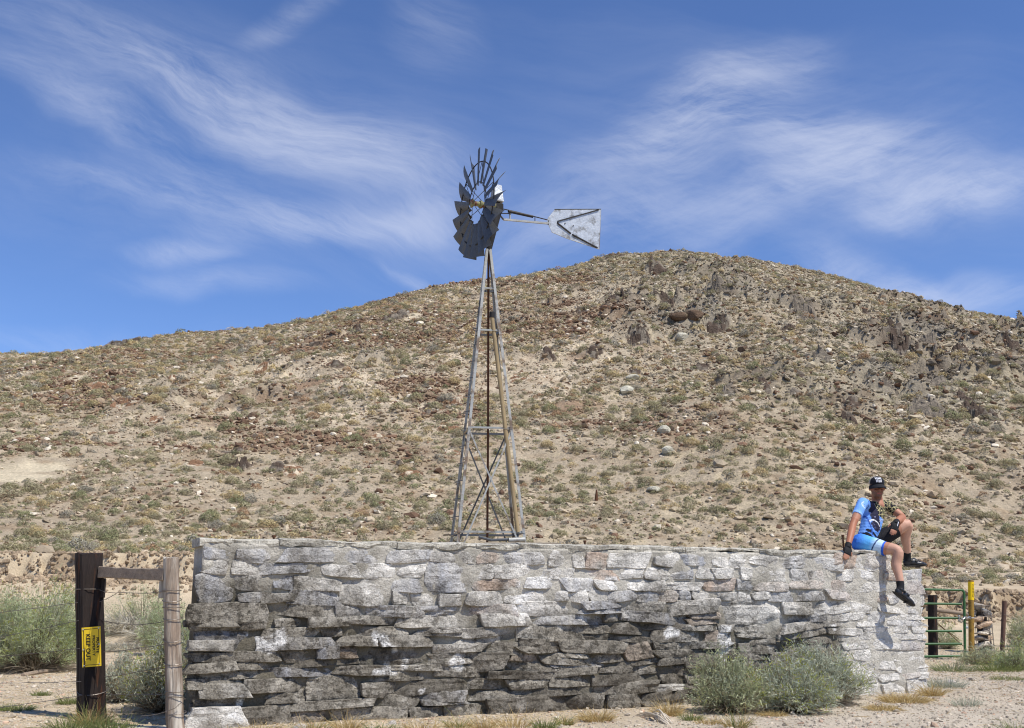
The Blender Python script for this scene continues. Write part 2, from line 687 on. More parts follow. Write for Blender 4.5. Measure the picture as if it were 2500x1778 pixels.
def hill_colour(x, y):
    a = fbm(x / 14, y / 18, 0, 4, 61)
    b = fbm(x / 3.0, y / 3.6, 0, 4, 62)
    c = fbm(x * 1.1, y * 1.1, 0, 3, 63)
    col = np.broadcast_to(TAN, (len(x), 3)).copy()

    def mix(target, k):
        k = np.clip(k, 0, 1)[:, None]
        return col * (1 - k) + target * k
    mid = sstep(-34, -14, x) * (1 - sstep(4, 16, x)) * sstep(60, 75, y)
    right = sstep(0, 26, x + 0.12 * (y - 85)) * sstep(56, 76, y)
    col = mix(PALE, mid * sstep(-0.15, 0.4, b + 0.5 * a) * 0.85)
    col = mix(RUST, (mid * 0.75 + 0.25) * sstep(0.1, 0.5, fbm(x / 5 + 7, y / 4, 0, 4, 64) + 0.25 * c) * 0.7)
    col = mix(GREY, right * (0.45 + 0.4 * a))
    col = mix(BROWN, sstep(0.1, 0.6, c + 0.4 * b) * 0.45)
    col = mix(CREAM, sstep(0.2, 0.55, -c + 0.3 * a) * 0.35)
    col = mix(np.array(srgb(134, 110, 86)), rubble(x, y) * (0.6 + 0.4 * c))
    kn_ = knob(x, y) * (0.75 + 0.5 * c)
    kt = np.clip(0.5 + 1.2 * b, 0, 1)[:, None]
    col = mix((DKROCK * 1.2) * kt + np.array(srgb(136, 128, 114)) * (1 - kt), kn_ * 0.9)
    for (q, rx, ry) in _patchw:
        d = np.hypot((x - q[0]) / rx, (y - q[1]) / ry) + 0.6 * fbm(x / 1.3, y / 1.3, 0, 4, 66)
        col = mix(np.array(srgb(203, 189, 160)), (1 - sstep(0.45, 1.05, d)) * 0.75)
    return col


SANDY = np.array(srgb(188, 171, 143))
GRAVEL = np.array(srgb(184, 172, 153))


def ground_colour(x, y):
    a = fbm(x / 2.2, y / 2.2, 0, 4, 71)
    b = fbm(x * 2.5, y * 2.5, 0, 3, 72)
    col = np.broadcast_to(SANDY, (len(x), 3)).copy()
    g = (sstep(-1.0, 2.0, x - 0.3 * (y - 8)) * (1 - sstep(13.0, 17, y)))[:, None]
    col = col * (1 - g) + GRAVEL * g
    k = (sstep(0.1, 0.5, a) * 0.30)[:, None]
    col = col * (1 - k) + np.array(srgb(150, 128, 98)) * k
    col = col * (1 + 0.10 * b)[:, None]
    bk = (np.abs(y - bank_y(x)) < 0.7)
    kb = (bk * sstep(-0.2, 0.4, fbm(x * 1.5, y * 1.5, 0, 3, 73)) * 0.55)[:, None]
    col = col * (1 - kb) + np.array(srgb(128, 106, 82)) * kb
    hc = hill_colour(x, y)
    k = sstep(28, 40, y)[:, None]
    return col * (1 - k) + hc * k


M_ground = material('desert ground', vcol=True, rough=0.95, var=0.16, var_scale=1.5, var2=0.22, var2_scale=38, bump=0.8, bump_scale=22, bump_dist=0.03, spec=0.1, coord='World')
M_hill = material('hill soil', vcol=True, rough=0.95, var=0.16, var_scale=0.9, var2=0.28, var2_scale=5.5, bump=1.0, bump_scale=4.0, bump_dist=0.22, spec=0.08, coord='World')


def spaced(*segs):
    r = []
    for a, b, d in segs:
        r.append(np.arange(a, b - 1e-6, d))
    r.append([segs[-1][1]])
    return np.concatenate(r)


gx = spaced((-900, -100, 80), (-100, -40, 4), (-40, -16, .6), (-16, 18, .11), (18, 40, .6), (40, 100, 4), (100, 900, 80))
gy = spaced((-900, -60, 80), (-60, 0, 5), (0, 6, .5), (6, 18, .15), (18, 25, .2), (25, 29, .07), (29, 45, .3))
x_, y_, f_ = grid_mesh(gx, gy)
ground_o = mesh_obj('ground', np.stack([x_, y_, H(x_, y_)], -1), f_, M_ground, col=ground_colour(x_, y_), smooth=True)
tag(ground_o, kind='structure')
hx = spaced((-900, -140, 60), (-140, -64, 1.5), (-64, 68, .26), (68, 140, 1.5), (140, 900, 60))
hy = spaced((45, 60, .28), (60, 127, .24), (127, 150, 1.0), (150, 1200, 50))
x_, y_, f_ = grid_mesh(hx, hy)
hill_o = mesh_obj('hill', np.stack([x_, y_, H(x_, y_)], -1), f_, M_hill, col=hill_colour(x_, y_), smooth=True)
tag(hill_o, kind='structure')

# ------------------------------------------------------------------ the dry stone wall of the old stock tank
WA = ground(464, 1786)
WB = ground(2268, 1696)
WL = float(np.hypot(*(WB - WA)[:2]))
WE = (WB - WA) / WL
WE[2] = 0
WN = np.array([WE[1], -WE[0], 0.0])         # out of the face, towards the camera


def WP(s, h, o=0.0):
    s, h, o = np.broadcast_arrays(np.asarray(s, float), np.asarray(h, float), np.asarray(o, float))
    return WA + s[..., None] * WE + o[..., None] * WN + h[..., None] * np.array([0, 0, 1.0])


def wpx(px, py, o=0.0):
    """point where the pixel's ray meets the wall's face plane moved out by o"""
    d = ray(px, py)
    t = np.dot(WA + WN * o - CAM, WN) / np.dot(d, WN)
    return CAM + d * t


def wsh(px, py):
    p = wpx(px, py) - WA
    return float(np.dot(p, WE)), float(p[2])


TOP_L = wsh(478, 1313)[1]
TOP_R = wsh(2150, 1346)[1]
S_STEP = wsh(2153, 1346)[0]
H_STEP = wsh(2200, 1394)[1]
WT = 0.52                                    # wall thickness


def top_h(s):
    return TOP_L + (TOP_R - TOP_L) * s / S_STEP


def whiteness(s, h):
    """lime wash left on the stones: most of the right end, the upper courses"""
    n1 = fbm(s * 1.1, h * 2.2, 0, 4, 81)
    n2 = fbm(s * 4.5, h * 5.0, 0, 4, 82)
    w = 1.25 * sstep(0.835 * WL, 0.87 * WL, s + 0.10 * n1)
    ramp = sstep(0.38, 0.90, (h / TOP_L) + 0.20 * (s / WL) - 0.06 + 0.34 * n1)
    return np.clip(np.maximum(w, ramp * 0.95) + 0.45 * n2 * (0.35 + ramp), 0, 1)


LICH_D = np.array(srgb(96, 90, 80))
LICH_M = np.array(srgb(152, 145, 131))
LIME = np.array(srgb(226, 221, 210))
SLATE = np.array(srgb(146, 149, 156))
WARM = np.array(srgb(176, 148, 124))


def stone_colour(s, h, tone, slate, warm, seed, white=0.0):
    w = np.maximum(whiteness(s, h), white * (0.75 + 0.5 * noise(s * 6, h * 6, seed, 85)))
    n = fbm(s * 9, h * 9, seed, 4, 83)
    streak = fbm(s * 16, h * 2.2, seed, 3, 84)
    base = LICH_D + (LICH_M - LICH_D) * np.clip(0.5 + 0.55 * n + tone, 0, 1)[..., None]
    k = np.clip(w * 1.05 - 0.05 + 0.25 * n + 0.18 * streak, 0, 1)[..., None]
    lt = LIME * (0.88 + 0.16 * n)[..., None]
    c = base * (1 - k) + lt * k
    ks = np.clip(slate * (0.55 + 0.8 * streak), 0, 0.8)[..., None]
    c = c * (1 - ks) + SLATE * ks
    kw = np.clip(warm * (0.6 + 0.9 * n), 0, 0.75)[..., None]
    c = c * (1 - kw) + WARM * kw
    # a few bright lime splashes and black lichen spots
    sp = sstep(0.47, 0.51, fbm(s * 3.1 + 3, h * 4.2, 1.7, 3, 86))[..., None]
    c = c * (1 - 0.85 * sp) + np.array(srgb(226, 223, 216)) * 0.85 * sp
    dk = sstep(0.30, 0.55, fbm(s * 7 + 9, h * 7, 4.4, 4, 87))[..., None] * 0.5
    return c * (1 - dk) + np.array(srgb(62, 58, 50)) * dk


M_stone = material('weathered limestone', vcol=True, rough=0.92, var=0.26, var_scale=14, var2=0.34, var2_scale=70, bump=1.0, bump_scale=40, bump_dist=0.022, spec=0.15,
                   coord='World')


def add_lichen(m):
    """black lichen specks and fine cracks, where the stone carries no lime"""
    nt = m.node_tree
    N, L = nt.nodes, nt.links
    b = N['Principled BSDF']
    cur = b.inputs['Base Color'].links[0].from_socket
    at_ = [n for n in N if n.type == 'ATTRIBUTE'][0]
    g = N.new('ShaderNodeNewGeometry')
    for sc_, lo, hi, k, dark in ((17.0, .50, .60, .72, srgb(60, 56, 48)), (46.0, .55, .63, .6, srgb(52, 48, 42))):
        nz = N.new('ShaderNodeTexNoise')
        nz.inputs['Scale'].default_value = sc_
        nz.inputs['Detail'].default_value = 7
        nz.inputs['Roughness'].default_value = .7
        L.new(g.outputs['Position'], nz.inputs['Vector'])
        mr = N.new('ShaderNodeMapRange')
        mr.interpolation_type = 'SMOOTHSTEP'
        mr.inputs['From Min'].default_value = lo
        mr.inputs['From Max'].default_value = hi
        mr.inputs['To Max'].default_value = k
        L.new(nz.outputs['Fac'], mr.inputs['Value'])
        mu = N.new('ShaderNodeMath')
        mu.operation = 'MULTIPLY'
        L.new(mr.outputs[0], mu.inputs[0])
        L.new(at_.outputs['Alpha'], mu.inputs[1])
        mx = N.new('ShaderNodeMix')
        mx.data_type = 'RGBA'
        L.new(mu.outputs[0], mx.inputs['Factor'])
        L.new(cur, mx.inputs['A'])
        mx.inputs['B'].default_value = (*dark, 1)
        cur = mx.outputs['Result']
    mp = N.new('ShaderNodeMapping')
    mp.inputs['Scale'].default_value = (5.5, 5.5, 13)
    L.new(g.outputs['Position'], mp.inputs[0])
    nz = N.new('ShaderNodeTexNoise')
    nz.inputs['Scale'].default_value = 1.3
    nz.inputs['Detail'].default_value = 5
    L.new(mp.outputs[0], nz.inputs['Vector'])
    ad = N.new('ShaderNodeVectorMath')
    ad.operation = 'ADD'
    L.new(mp.outputs[0], ad.inputs[0])
    L.new(nz.outputs['Color'], ad.inputs[1])
    vo = N.new('ShaderNodeTexVoronoi')
    vo.feature = 'DISTANCE_TO_EDGE'
    vo.inputs['Scale'].default_value = 1.0
    L.new(ad.outputs[0], vo.inputs['Vector'])
    mr = N.new('ShaderNodeMapRange')
    mr.inputs['From Min'].default_value = 0.0
    mr.inputs['From Max'].default_value = 0.035
    mr.inputs['To Min'].default_value = 0.62
    mr.inputs['To Max'].default_value = 0.0
    L.new(vo.outputs['Distance'], mr.inputs['Value'])
    mx = N.new('ShaderNodeMix')
    mx.data_type = 'RGBA'
    L.new(mr.outputs[0], mx.inputs['Factor'])
    L.new(cur, mx.inputs['A'])
    mx.inputs['B'].default_value = (*srgb(74, 68, 58), 1)
    L.new(mx.outputs['Result'], b.inputs['Base Color'])


add_lichen(M_stone)
M_mortar = material('old mortar', vcol=True, rough=0.96, var=0.18, var_scale=9, var2=0.25, var2_scale=70, bump=1.0, bump_scale=36, bump_dist=0.02, spec=0.1, coord='World')

wall = empty('stone_wall', WP(0, 0, -WT / 2).tolist())
tag(wall, 'long grey and white dry stone tank wall with stepped right end, in front of the windmill', 'stone wall')
bpy.context.view_layer.update()
_winv = np.array(wall.matrix_world.inverted())


def to_local(v):
    return np.asarray(v) + _winv[:3, 3]


def stone_mesh(name, s0, s1, h0, h1, prot, tilt, seed, back=-0.14, mat=None, slate=0.0, warm=0.0, tone=0.0, rough=1.0, corner=0.05, white=0.0, lean=0.0):
    r = np.random.default_rng(seed)
    w, hgt = s1 - s0, h1 - h0
    nu = int(np.clip(w / 0.021, 8, 26))
    nv = int(np.clip(hgt / 0.018, 5, 12))
    u = np.concatenate([[-1], np.linspace(-0.97, 0.97, nu), [1]])
    v = np.concatenate([[-1], np.linspace(-0.92, 0.92, nv), [1]])
    U, V = np.meshgrid(u, v)
    j = r.uniform(-1, 1, (2, 2, 2)) * np.array([min(0.07, w * 0.18), min(0.020, hgt * (0.2 if rough < 1 else 0.13))])
    k = corner * r.uniform(0.0, 1.6)
    uu_ = U * (1 - k * V * V * min(1, hgt / w))
    vv_ = V * (1 - k * 1.2 * np.abs(U) ** 5)
    a, b = (uu_ + 1) / 2, (vv_ + 1) / 2
    S = s0 + a * w + (1 - a) * (1 - b) * j[0, 0, 0] + a * (1 - b) * j[0, 1, 0] + (1 - a) * b * j[1, 0, 0] + a * b * j[1, 1, 0]
    Hh = h0 + b * hgt + (1 - a) * (1 - b) * j[0, 0, 1] + a * (1 - b) * j[0, 1, 1] + (1 - a) * b * j[1, 0, 1] + a * b * j[1, 1, 1]
    Hh = Hh + lean * (S - (s0 + s1) / 2)
    edge_u, edge_v = np.abs(U) ** 2, np.abs(V) ** 2
    S = S + edge_u * np.sign(U) * (0.016 * noise(Hh * 15, 0.3, seed * 1.7, 91) + 0.006 * noise(Hh * 50, 0.3, seed * .7, 92))
    Hh = Hh + edge_v * min(0.015, hgt * 0.12) * fbm(S * 6, np.sign(V) * 3.7, seed * 1.3, 3, 93, 0.5)
    # chiselled facets: the lowest of a few tilted planes, then split laminae and grain
    a_, b_ = (S - (s0 + s1) / 2), (Hh - (h0 + h1) / 2)
    fac = np.full(S.shape, 9.0)
    for q in range(7):
        ang = r.uniform(0, 2 * math.pi)
        g = r.uniform(0.05, 0.5) * rough
        d0 = r.uniform(0.1, 0.9)
        c0 = d0 * (abs(math.cos(ang)) * w / 2 + abs(math.sin(ang)) * hgt / 2)
        fac = np.minimum(fac, -(a_ * math.cos(ang) + b_ * math.sin(ang) - c0) * g)
    fac = np.clip(fac, -0.045, 0.004)
    lamn = noise(S * 2.2, Hh * 34, seed * 0.9, 96)
    lam = 0.007 * np.floor(lamn * 2.6) / 2.6
    face = 0.014 * fbm(S * 9, Hh * 15, seed * 0.77, 4, 94, 0.6) + 0.006 * noise(S * 45, Hh * 70, seed * 0.31, 95)
    rim = np.maximum(sstep(0.955, 1.0, np.abs(U)), sstep(0.9, 1.0, np.abs(V)))
    O = prot + fac * min(1, rough) + (face + lam) * rough - rim * 0.008 - tilt * V * 0.5 + r.uniform(-0.03, 0.03) * U * rough
    P = WP(S, Hh, O).reshape(-1, 3)
    col = stone_colour(S, Hh, tone + r.uniform(-0.3, 0.3), slate, warm, seed * 0.13, white).reshape(-1, 3)
    nu1, nv1 = len(u), len(v)
    idx = np.arange(nu1 * nv1).reshape(nv1, nu1)
    faces = np.stack([idx[:-1, :-1], idx[:-1, 1:], idx[1:, 1:], idx[1:, :-1]], -1).reshape(-1, 4)
    loop = np.concatenate([idx[0, :-1], idx[:-1, -1], idx[-1, :0:-1], idx[:0:-1, 0]])
    Sb, Hb = S.reshape(-1)[loop], Hh.reshape(-1)[loop]
    cs, ch = (s0 + s1) / 2, (h0 + h1) / 2
    Pb = WP(cs + (Sb - cs) * 0.97, ch + (Hb - ch) * 0.95, np.full(len(loop), back))
    m = len(P)
    nl_ = len(loop)
    jj = np.arange(nl_)
    sk = np.stack([loop, m + jj, m + (jj + 1) % nl_, loop[(jj + 1) % nl_]], -1)
    V3 = np.concatenate([P, Pb])
    lich = np.clip(1.15 - 1.25 * np.maximum(whiteness(S, Hh), white), 0.06, 1).reshape(-1, 1)
    col = np.concatenate([col, lich], 1)
    col = np.concatenate([col, col[loop]])
    o = mesh_obj(name, to_local(V3), np.concatenate([faces, sk]), mat or M_stone, wall, col=col, smooth=True)
    o.data.set_sharp_from_angle(angle=R(18))
    return o


# courses, heights from the ground up (photo: about twelve courses, thin slabs low down, blocks on top)
rw = random.Random(21)
fr = [0, .085, .14, .2, .25, .305, .355, .41, .465, .52, .575, .635, .71, .79, .87, .955]
n_stone = 0


def course_h(f, s):
    return f * top_h(s) + 0.046 * float(fbm(s * 0.55, f * 9.0, 0, 2, 88)) * (0 < f < .95) + 0.020 * float(noise(s * 1.7, f * 13, 0, 89)) * (0 < f < .95)


taken = {}
stone_seed = 100
for ci in range(len(fr) - 1):
    f0, f1 = fr[ci], fr[ci + 1]
    free, cur_s = [], -0.02
    for (ta, tb2) in sorted(taken.get(ci, [])):
        if ta - cur_s > 0.03:
            free.append((cur_s, ta))
        cur_s = max(cur_s, tb2)
    if WL + 0.02 - cur_s > 0.03:
        free.append((cur_s, WL + 0.02))
    blocky = ci >= 11
    for (fa, fb) in free:
        s = fa
        while s < fb - 1e-3:
            w = rw.uniform(0.28, 0.82) if not blocky else rw.uniform(0.20, 0.50)
            if rw.random() < 0.2:
                w *= 0.55
            if s > 0.86 * WL:
                w = rw.uniform(0.24, 0.5)
            s_a, s_b = s, min(s + w, fb)
            if fb - s_b < 0.14:
                s_b = fb
            s = s_b
            sm = (s_a + s_b) / 2
            ha, hb_ = course_h(f0, sm), course_h(f1, sm)
            if sm > S_STEP - 0.02 and ha > H_STEP - 0.05:
                continue
            if sm > S_STEP - 0.02 and hb_ > H_STEP - 0.05:
                hb_ = H_STEP
            up2 = rw.random() < (0.07 if ci < 10 else 0.05) and ci < len(fr) - 3 and sm < S_STEP - .3 and s_b - s_a > .22 and not [k for k in taken.get(ci + 1, []) if s_a < k[1] and s_b > k[0]]
            if up2:
                hb_ = course_h(fr[ci + 2], sm)
                taken.setdefault(ci + 1, []).append((s_a, s_b))
            rightend = sm > 0.86 * WL
            if blocky or rightend:
                prot, tilt, gap = rw.uniform(-0.008, 0.016), rw.uniform(-0.006, 0.014), 0.0015
            else:
                prot, tilt, gap = rw.uniform(-0.018, 0.040), rw.uniform(-0.005, 0.030), -0.003
            if rightend:
                prot *= .5
            if ci < 2:
                prot += 0.015
            slate = (rw.random() < 0.42) * rw.uniform(0.35, 0.8) if ci >= 10 else (rw.random() < 0.08) * 0.5
            warm = (rw.random() < 0.13) * rw.uniform(0.3, 0.9) * (sm > 0.3 * WL) * (ci >= 10) + (rw.random() < .04) * .35
            fm_ = (f0 + f1) / 2
            lean = float(np.clip((course_h(fm_, s_b) - course_h(fm_, s_a)) / (s_b - s_a), -.16, .16)) + rw.uniform(-.03, .03)
            white = 0.85 * (rw.random() < (0.03 if not rightend else 0))
            split = (not up2) and (hb_ - ha) > 0.085 and rw.random() < 0.10 and not blocky
            parts_ = [(ha, hb_)]
            if split:
                q = ha + (hb_ - ha) * rw.uniform(0.42, 0.58)
                parts_ = [(ha, q), (q, hb_)]
            for (p0, p1) in parts_:
                stone_seed += 1
                if True:
                    stone_mesh('stone', s_a + gap, s_b - gap, p0 + gap + rw.uniform(-.010, .006), p1 - gap + rw.uniform(-.006, .010), prot + (rw.uniform(-.015, .015) if split else 0), tilt, stone_seed,
                               slate=slate, warm=warm, tone=rw.uniform(-0.3, 0.3), rough=0.5 if rightend else 0.75 if blocky else 0.95,
                               corner=0.12 if blocky else 0.06, white=white, lean=lean)
                    n_stone += 1
print('STONES', n_stone, 'WL', WL, 'top', TOP_L, TOP_R, 'step', S_STEP, H_STEP)

# rubble core and mortar between the stones (one sheet with real depth, plus the top and the back)
cs_ = np.linspace(0.015, WL - 0.02, 240)
ch_ = np.linspace(-0.1, 0.975, 64)
S_, F_ = np.meshgrid(cs_, ch_)
tp = np.where(S_ > S_STEP - 0.01, H_STEP / 0.975 - 0.025, top_h(S_))
Hc = F_ * tp
flush = np.clip(0.4 * sstep(0.84 * WL, 0.88 * WL, S_) + sstep(0.55, 0.82, Hc / TOP_L + 0.12 * fbm(S_ * 1.2, Hc * 2, 0, 3, 98)) + sstep(0.82 * WL, 0.88 * WL, S_), 0, 1.35)
O_ = -0.040 + 0.026 * flush + 0.030 * fbm(S_ * 4.5, Hc * 6, 0, 4, 99) + 0.010 * fbm(S_ * 25, Hc * 25, 0, 3, 100)
Pm = WP(S_, Hc, O_).reshape(-1, 3)
nS, nH = len(cs_), len(ch_)
idx = np.arange(nS * nH).reshape(nH, nS)
fm = np.stack([idx[:-1, :-1], idx[:-1, 1:], idx[1:, 1:], idx[1:, :-1]], -1).reshape(-1, 4)
loop = np.concatenate([idx[0, :-1], idx[:-1, -1], idx[-1, :0:-1], idx[:0:-1, 0]])
Pbk = WP(S_.reshape(-1)[loop], Hc.reshape(-1)[loop], np.full(len(loop), -WT))
jj = np.arange(len(loop))
sk = np.stack([loop, len(Pm) + jj, len(Pm) + (jj + 1) % len(loop), loop[(jj + 1) % len(loop)]], -1)
wcol = whiteness(S_, Hc).reshape(-1)
n_ = fbm(S_ * 6, Hc * 6, 0, 4, 101).reshape(-1)
cm = np.array(srgb(104, 98, 84)) + (np.array(srgb(204, 198, 184)) - np.array(srgb(104, 98, 84))) * np.clip(wcol * 0.8 + 0.25 * n_, 0, 1)[:, None]
mesh_obj('mortar_core', to_local(np.concatenate([Pm, Pbk])), np.concatenate([fm, sk]), M_mortar, wall, col=np.concatenate([cm, cm[loop]]), smooth=True)

# the cement skim along the top, cracked into lengths, thin and broken at its lower lip
cap_s = -0.012
rc = random.Random(31)
while cap_s < S_STEP - 0.02:
    cap_e = min(cap_s + rc.uniform(0.28, 1.0), S_STEP + 0.01)
    if S_STEP - cap_e < 0.15:
        cap_e = S_STEP + 0.01
    sc_s = np.linspace(cap_s, cap_e - 0.006, max(8, int((cap_e - cap_s) / 0.018)))
    lip = 0.055 + 0.05 * fbm(sc_s * 2.3, 0.5, 0, 3, 102) + 0.022 * noise(sc_s * 11, 0.5, 0, 103)
    lip = np.clip(lip, 0.014, 0.13)
    dz_, do_ = rc.uniform(-.010, .006), rc.uniform(-.014, .010)
    chip = 0.022 * sstep(0.35, 0.8, noise(sc_s * 6.0, 7.7, 0, 109))
    prof = []
    for kf, ko in ((1.0, -0.05), (0.95, -0.006), (0.5, 0.003), (0.12, 0.002), (0.0, -0.012), (-0.25, -0.08), (-0.25, -WT + 0.03), (0.1, -WT), (1.0, -WT + 0.02)):
        hh_ = top_h(sc_s) + dz_ - np.where(kf > 0, kf, 0) * lip + (0.010 * max(-kf, 0) / 0.25) + 0.010 * fbm(sc_s * 9, kf * 3, 0, 4, 104) - chip * (kf < .3)
        prof.append(WP(sc_s, hh_, ko + do_ + 0.016 * fbm(sc_s * 10, kf * 5, 0, 4, 105)))
    prof = np.stack(prof, 0)
    npf, ns = prof.shape[:2]
    idx = np.arange(npf * ns).reshape(npf, ns)
    fc = []
    for i in range(npf):
        a_, b_ = idx[i], idx[(i + 1) % npf]
        fc.append(np.stack([a_[:-1], a_[1:], b_[1:], b_[:-1]], -1))
    fc = np.concatenate(fc).tolist()
    fc += [idx[:, 0].tolist(), idx[::-1, -1].tolist()]
    nn = fbm(prof.reshape(-1, 3)[:, 0] * 5, prof.reshape(-1, 3)[:, 2] * 9, 0, 4, 106)
    cc = np.array(srgb(196, 190, 174))[None] * (1 + 0.2 * nn)[:, None] * rc.uniform(.86, 1.05)
    cc = np.concatenate([cc, np.full((len(cc), 1), .45)], 1)
    mesh_obj('cap_piece', to_local(prof.reshape(-1, 3)), fc, M_stone, wall, col=cc, smooth=False)
    cap_s = cap_e

# corner stones: the slabs at the left end that stick out to the side
for k, (ha, hb_, x0, x1, o0) in enumerate([(0.015, 0.20, -0.06, 0.42, 0.10), (0.225, 0.37, -0.02, 0.46, 0.06), (0.45, .54, -.05, .36, .05), (0.62, 0.70, -0.06, 0.3, 0.05), (0.80, .88, -.09, .34, .03)]):
    stone_mesh('stone', x0, x1, ha, hb_, o0, 0.02, 700 + k, tone=0.2, rough=0.8, white=(.95, .35, 0, .5, 0)[k])
# dark weathered cap stones left on the step at the right end
for k, (px0, px1, py0, py1, o0) in enumerate([(2040, 2110, 1352, 1392, .012), (2112, 2150, 1350, 1395, .01), (2150, 2180, 1352, 1396, -.02)]):
    a_, b_ = wsh(px0, py1), wsh(px1, py0)
    stone_mesh('stone', a_[0], b_[0], a_[1], b_[1], o0, 0.0, 720 + k, warm=0.9 if k == 0 else 0.2, tone=0.1)

# ------------------------------------------------------------------ windmill
M_galv = material('galvanised steel', srgb(160, 160, 154), rough=0.55, metal=0.25, var=0.18, var_scale=2.5, var2=0.15, var2_scale=25, bump=0.15, bump_scale=15, bump_dist=0.01, spec=0.5,
                  color2=srgb(112, 94, 76), c2_scale=2.6, c2_lo=0.50, c2_hi=0.66)
M_galvd = material('dull dark galvanised steel', srgb(84, 86, 88), rough=0.5, metal=0.4, var=0.25, var_scale=2.5, var2=0.2, var2_scale=30, spec=0.5)
M_vane = material('bright zinc sheet', srgb(184, 188, 190), rough=0.42, metal=0.35, var=0.14, var_scale=3.0, var2=0.16, var2_scale=22, spec=0.5, color2=srgb(126, 124, 118), c2_scale=4.0, c2_lo=0.52, c2_hi=0.70, bump=.35, bump_scale=5, bump_dist=.05)
M_rust = material('rusty iron', srgb(92, 62, 44), rough=0.85, var=0.3, var_scale=8, var2=0.25, var2_scale=50, spec=0.2)
M_dark = material('dark steel', srgb(52, 50, 48), rough=0.6, metal=0.4, var=0.2, var_scale=6)
M_pipe = material('faded yellow pipe', srgb(148, 130, 98), rough=0.7, var=0.22, var_scale=3, var2=0.2, var2_scale=20, spec=0.2, stretch=(1, 1, .3))
M_hub = material('greasy gearbox paint', srgb(122, 122, 84), rough=0.6, color2=srgb(104, 62, 44), c2_scale=9, c2_lo=.48, c2_hi=.56, var=.3, var_scale=12)
M_wood = material('grey weathered wood', srgb(150, 140, 124), rough=0.9, var=0.3, var_scale=6, var2=0.3, var2_scale=30, bump=.6, bump_scale=25, bump_dist=.01, stretch=(.15, 1, 1))

TY = 22.0                                      # tower axis distance
tow_x = float(at(1189, 1330, TY)[0])
mill = empty('windmill', (tow_x, TY, 0), R(9.0))
tag(mill, 'tall four-legged steel windmill with eighteen-blade wheel and galvanised tail vane behind the stone wall', 'windmill')
z_apex = float(at(1199, 572, TY)[2])
z_w0 = float(at(1190, 1328, TY)[2])
half0 = 0.5 * 168 / 2600 * (TY - 0.7) * 1.0        # half width where the wall hides the legs
slope = half0 / (z_apex - z_w0)


def hw(z):
    return max(0.06, (z_apex - z) * slope)


def leg_pt(sx, sy, z):
    return Vector((sx * hw(z), sy * hw(z), z))


z_top = z_apex - 0.35
ANG = 0.054
for sx in (-1, 1):
    for sy in (-1, 1):
        t_ = 0.009
        prof = [(0, 0), (ANG, 0), (ANG, t_), (t_, t_), (t_, ANG), (0, ANG)]
        a_, b_ = leg_pt(sx, sy, -0.3), leg_pt(sx, sy, z_top)
        m = MB()
        vs = []
        for p in (a_, b_):
            for (x, y) in prof:
                vs.append((p.x - sx * x, p.y - sy * y, p.z))
        n = 6
        m.add(vs, [[i, (i + 1) % n, n + (i + 1) % n, n + i] for i in range(n)] + [list(range(n))[::-1], list(range(n, 2 * n))])
        m.build('leg', M_galv, mill)
L_prof = [(-0.022, -0.022), (0.022, -0.022), (0.022, -0.016), (-0.016, -0.016), (-0.016, 0.022), (-0.022, 0.022)]
zg = [float(at(1190, p, TY)[2]) for p in (1303, 1052, 812)]
for gi, z in enumerate(zg + [z_top - 0.9]):
    h = hw(z)
    cs = [(-h, -h), (h, -h), (h, h), (-h, h)]
    for i in range(4):
        if gi == 3 and i % 2:
            continue
        a_, b_ = Vector((*cs[i], z)), Vector((*cs[(i + 1) % 4], z))
        MB().prism(L_prof, a_, b_).build('girt', M_galv if i in (0, 3) else M_galvd, mill)
# flat X braces of the lower panel, front and back faces; thin rods on the sides
zb0, zb1 = z_w0 - 0.45, zg[1] - 0.03
for sy in (-1, 1):
    for sx in (-1, 1):
        a_, b_ = leg_pt(sx, sy, zb0), leg_pt(-sx, sy, zb1)
        off = Vector((0, sy * (0.012 if sx > 0 else -0.004), 0))
        MB().prism([(-.016, -.004), (.016, -.004), (.016, .004), (-.016, .004)], a_ + off, b_ + off, up=(0, 1, 0)).build('brace', M_galv if sy < 0 else M_galvd, mill)
for sx in (-1,):
    for sy in (-1, 1):
        MB().tube([leg_pt(sx, sy, zg[0]), leg_pt(sx, -sy, zg[1])], 0.006, 6).build('brace', M_galvd, mill)
for sx in (-1, 1):
    a_, b_ = leg_pt(sx, -1, zg[1]), leg_pt(-sx, -1, zg[2])
    MB().tube([a_, (a_ + b_) / 2 + Vector((0, 0.02, 0)), b_], 0.0035, 5).build('brace_wire', M_rust, mill)
# ladder rungs up the left face
z = z_w0 + 0.15
k = 0
while z < z_top - 1.2:
    h = hw(z)
    x = -h - 0.012
    MB().tube([(x, -h * .95, z), (x - 0.10, -h * .6, z), (x - 0.10, -h * .2, z), (x, 0.05, z)], 0.008, 5).build('ladder_rung', M_galvd, mill)
    z += 0.36
    k += 1
for (px, py0, py1) in ((1172, 730, 775), (1162, 835, 850)):
    a_ = at(px, py0, TY) - np.array([tow_x, TY, 0])
    b_ = at(px - 6, py1, TY) - np.array([tow_x, TY, 0])
    MB().tube([a_ + np.array([0.09, 0, 0.0]), a_, b_], 0.008, 5).build('step_hook', M_dark, mill)
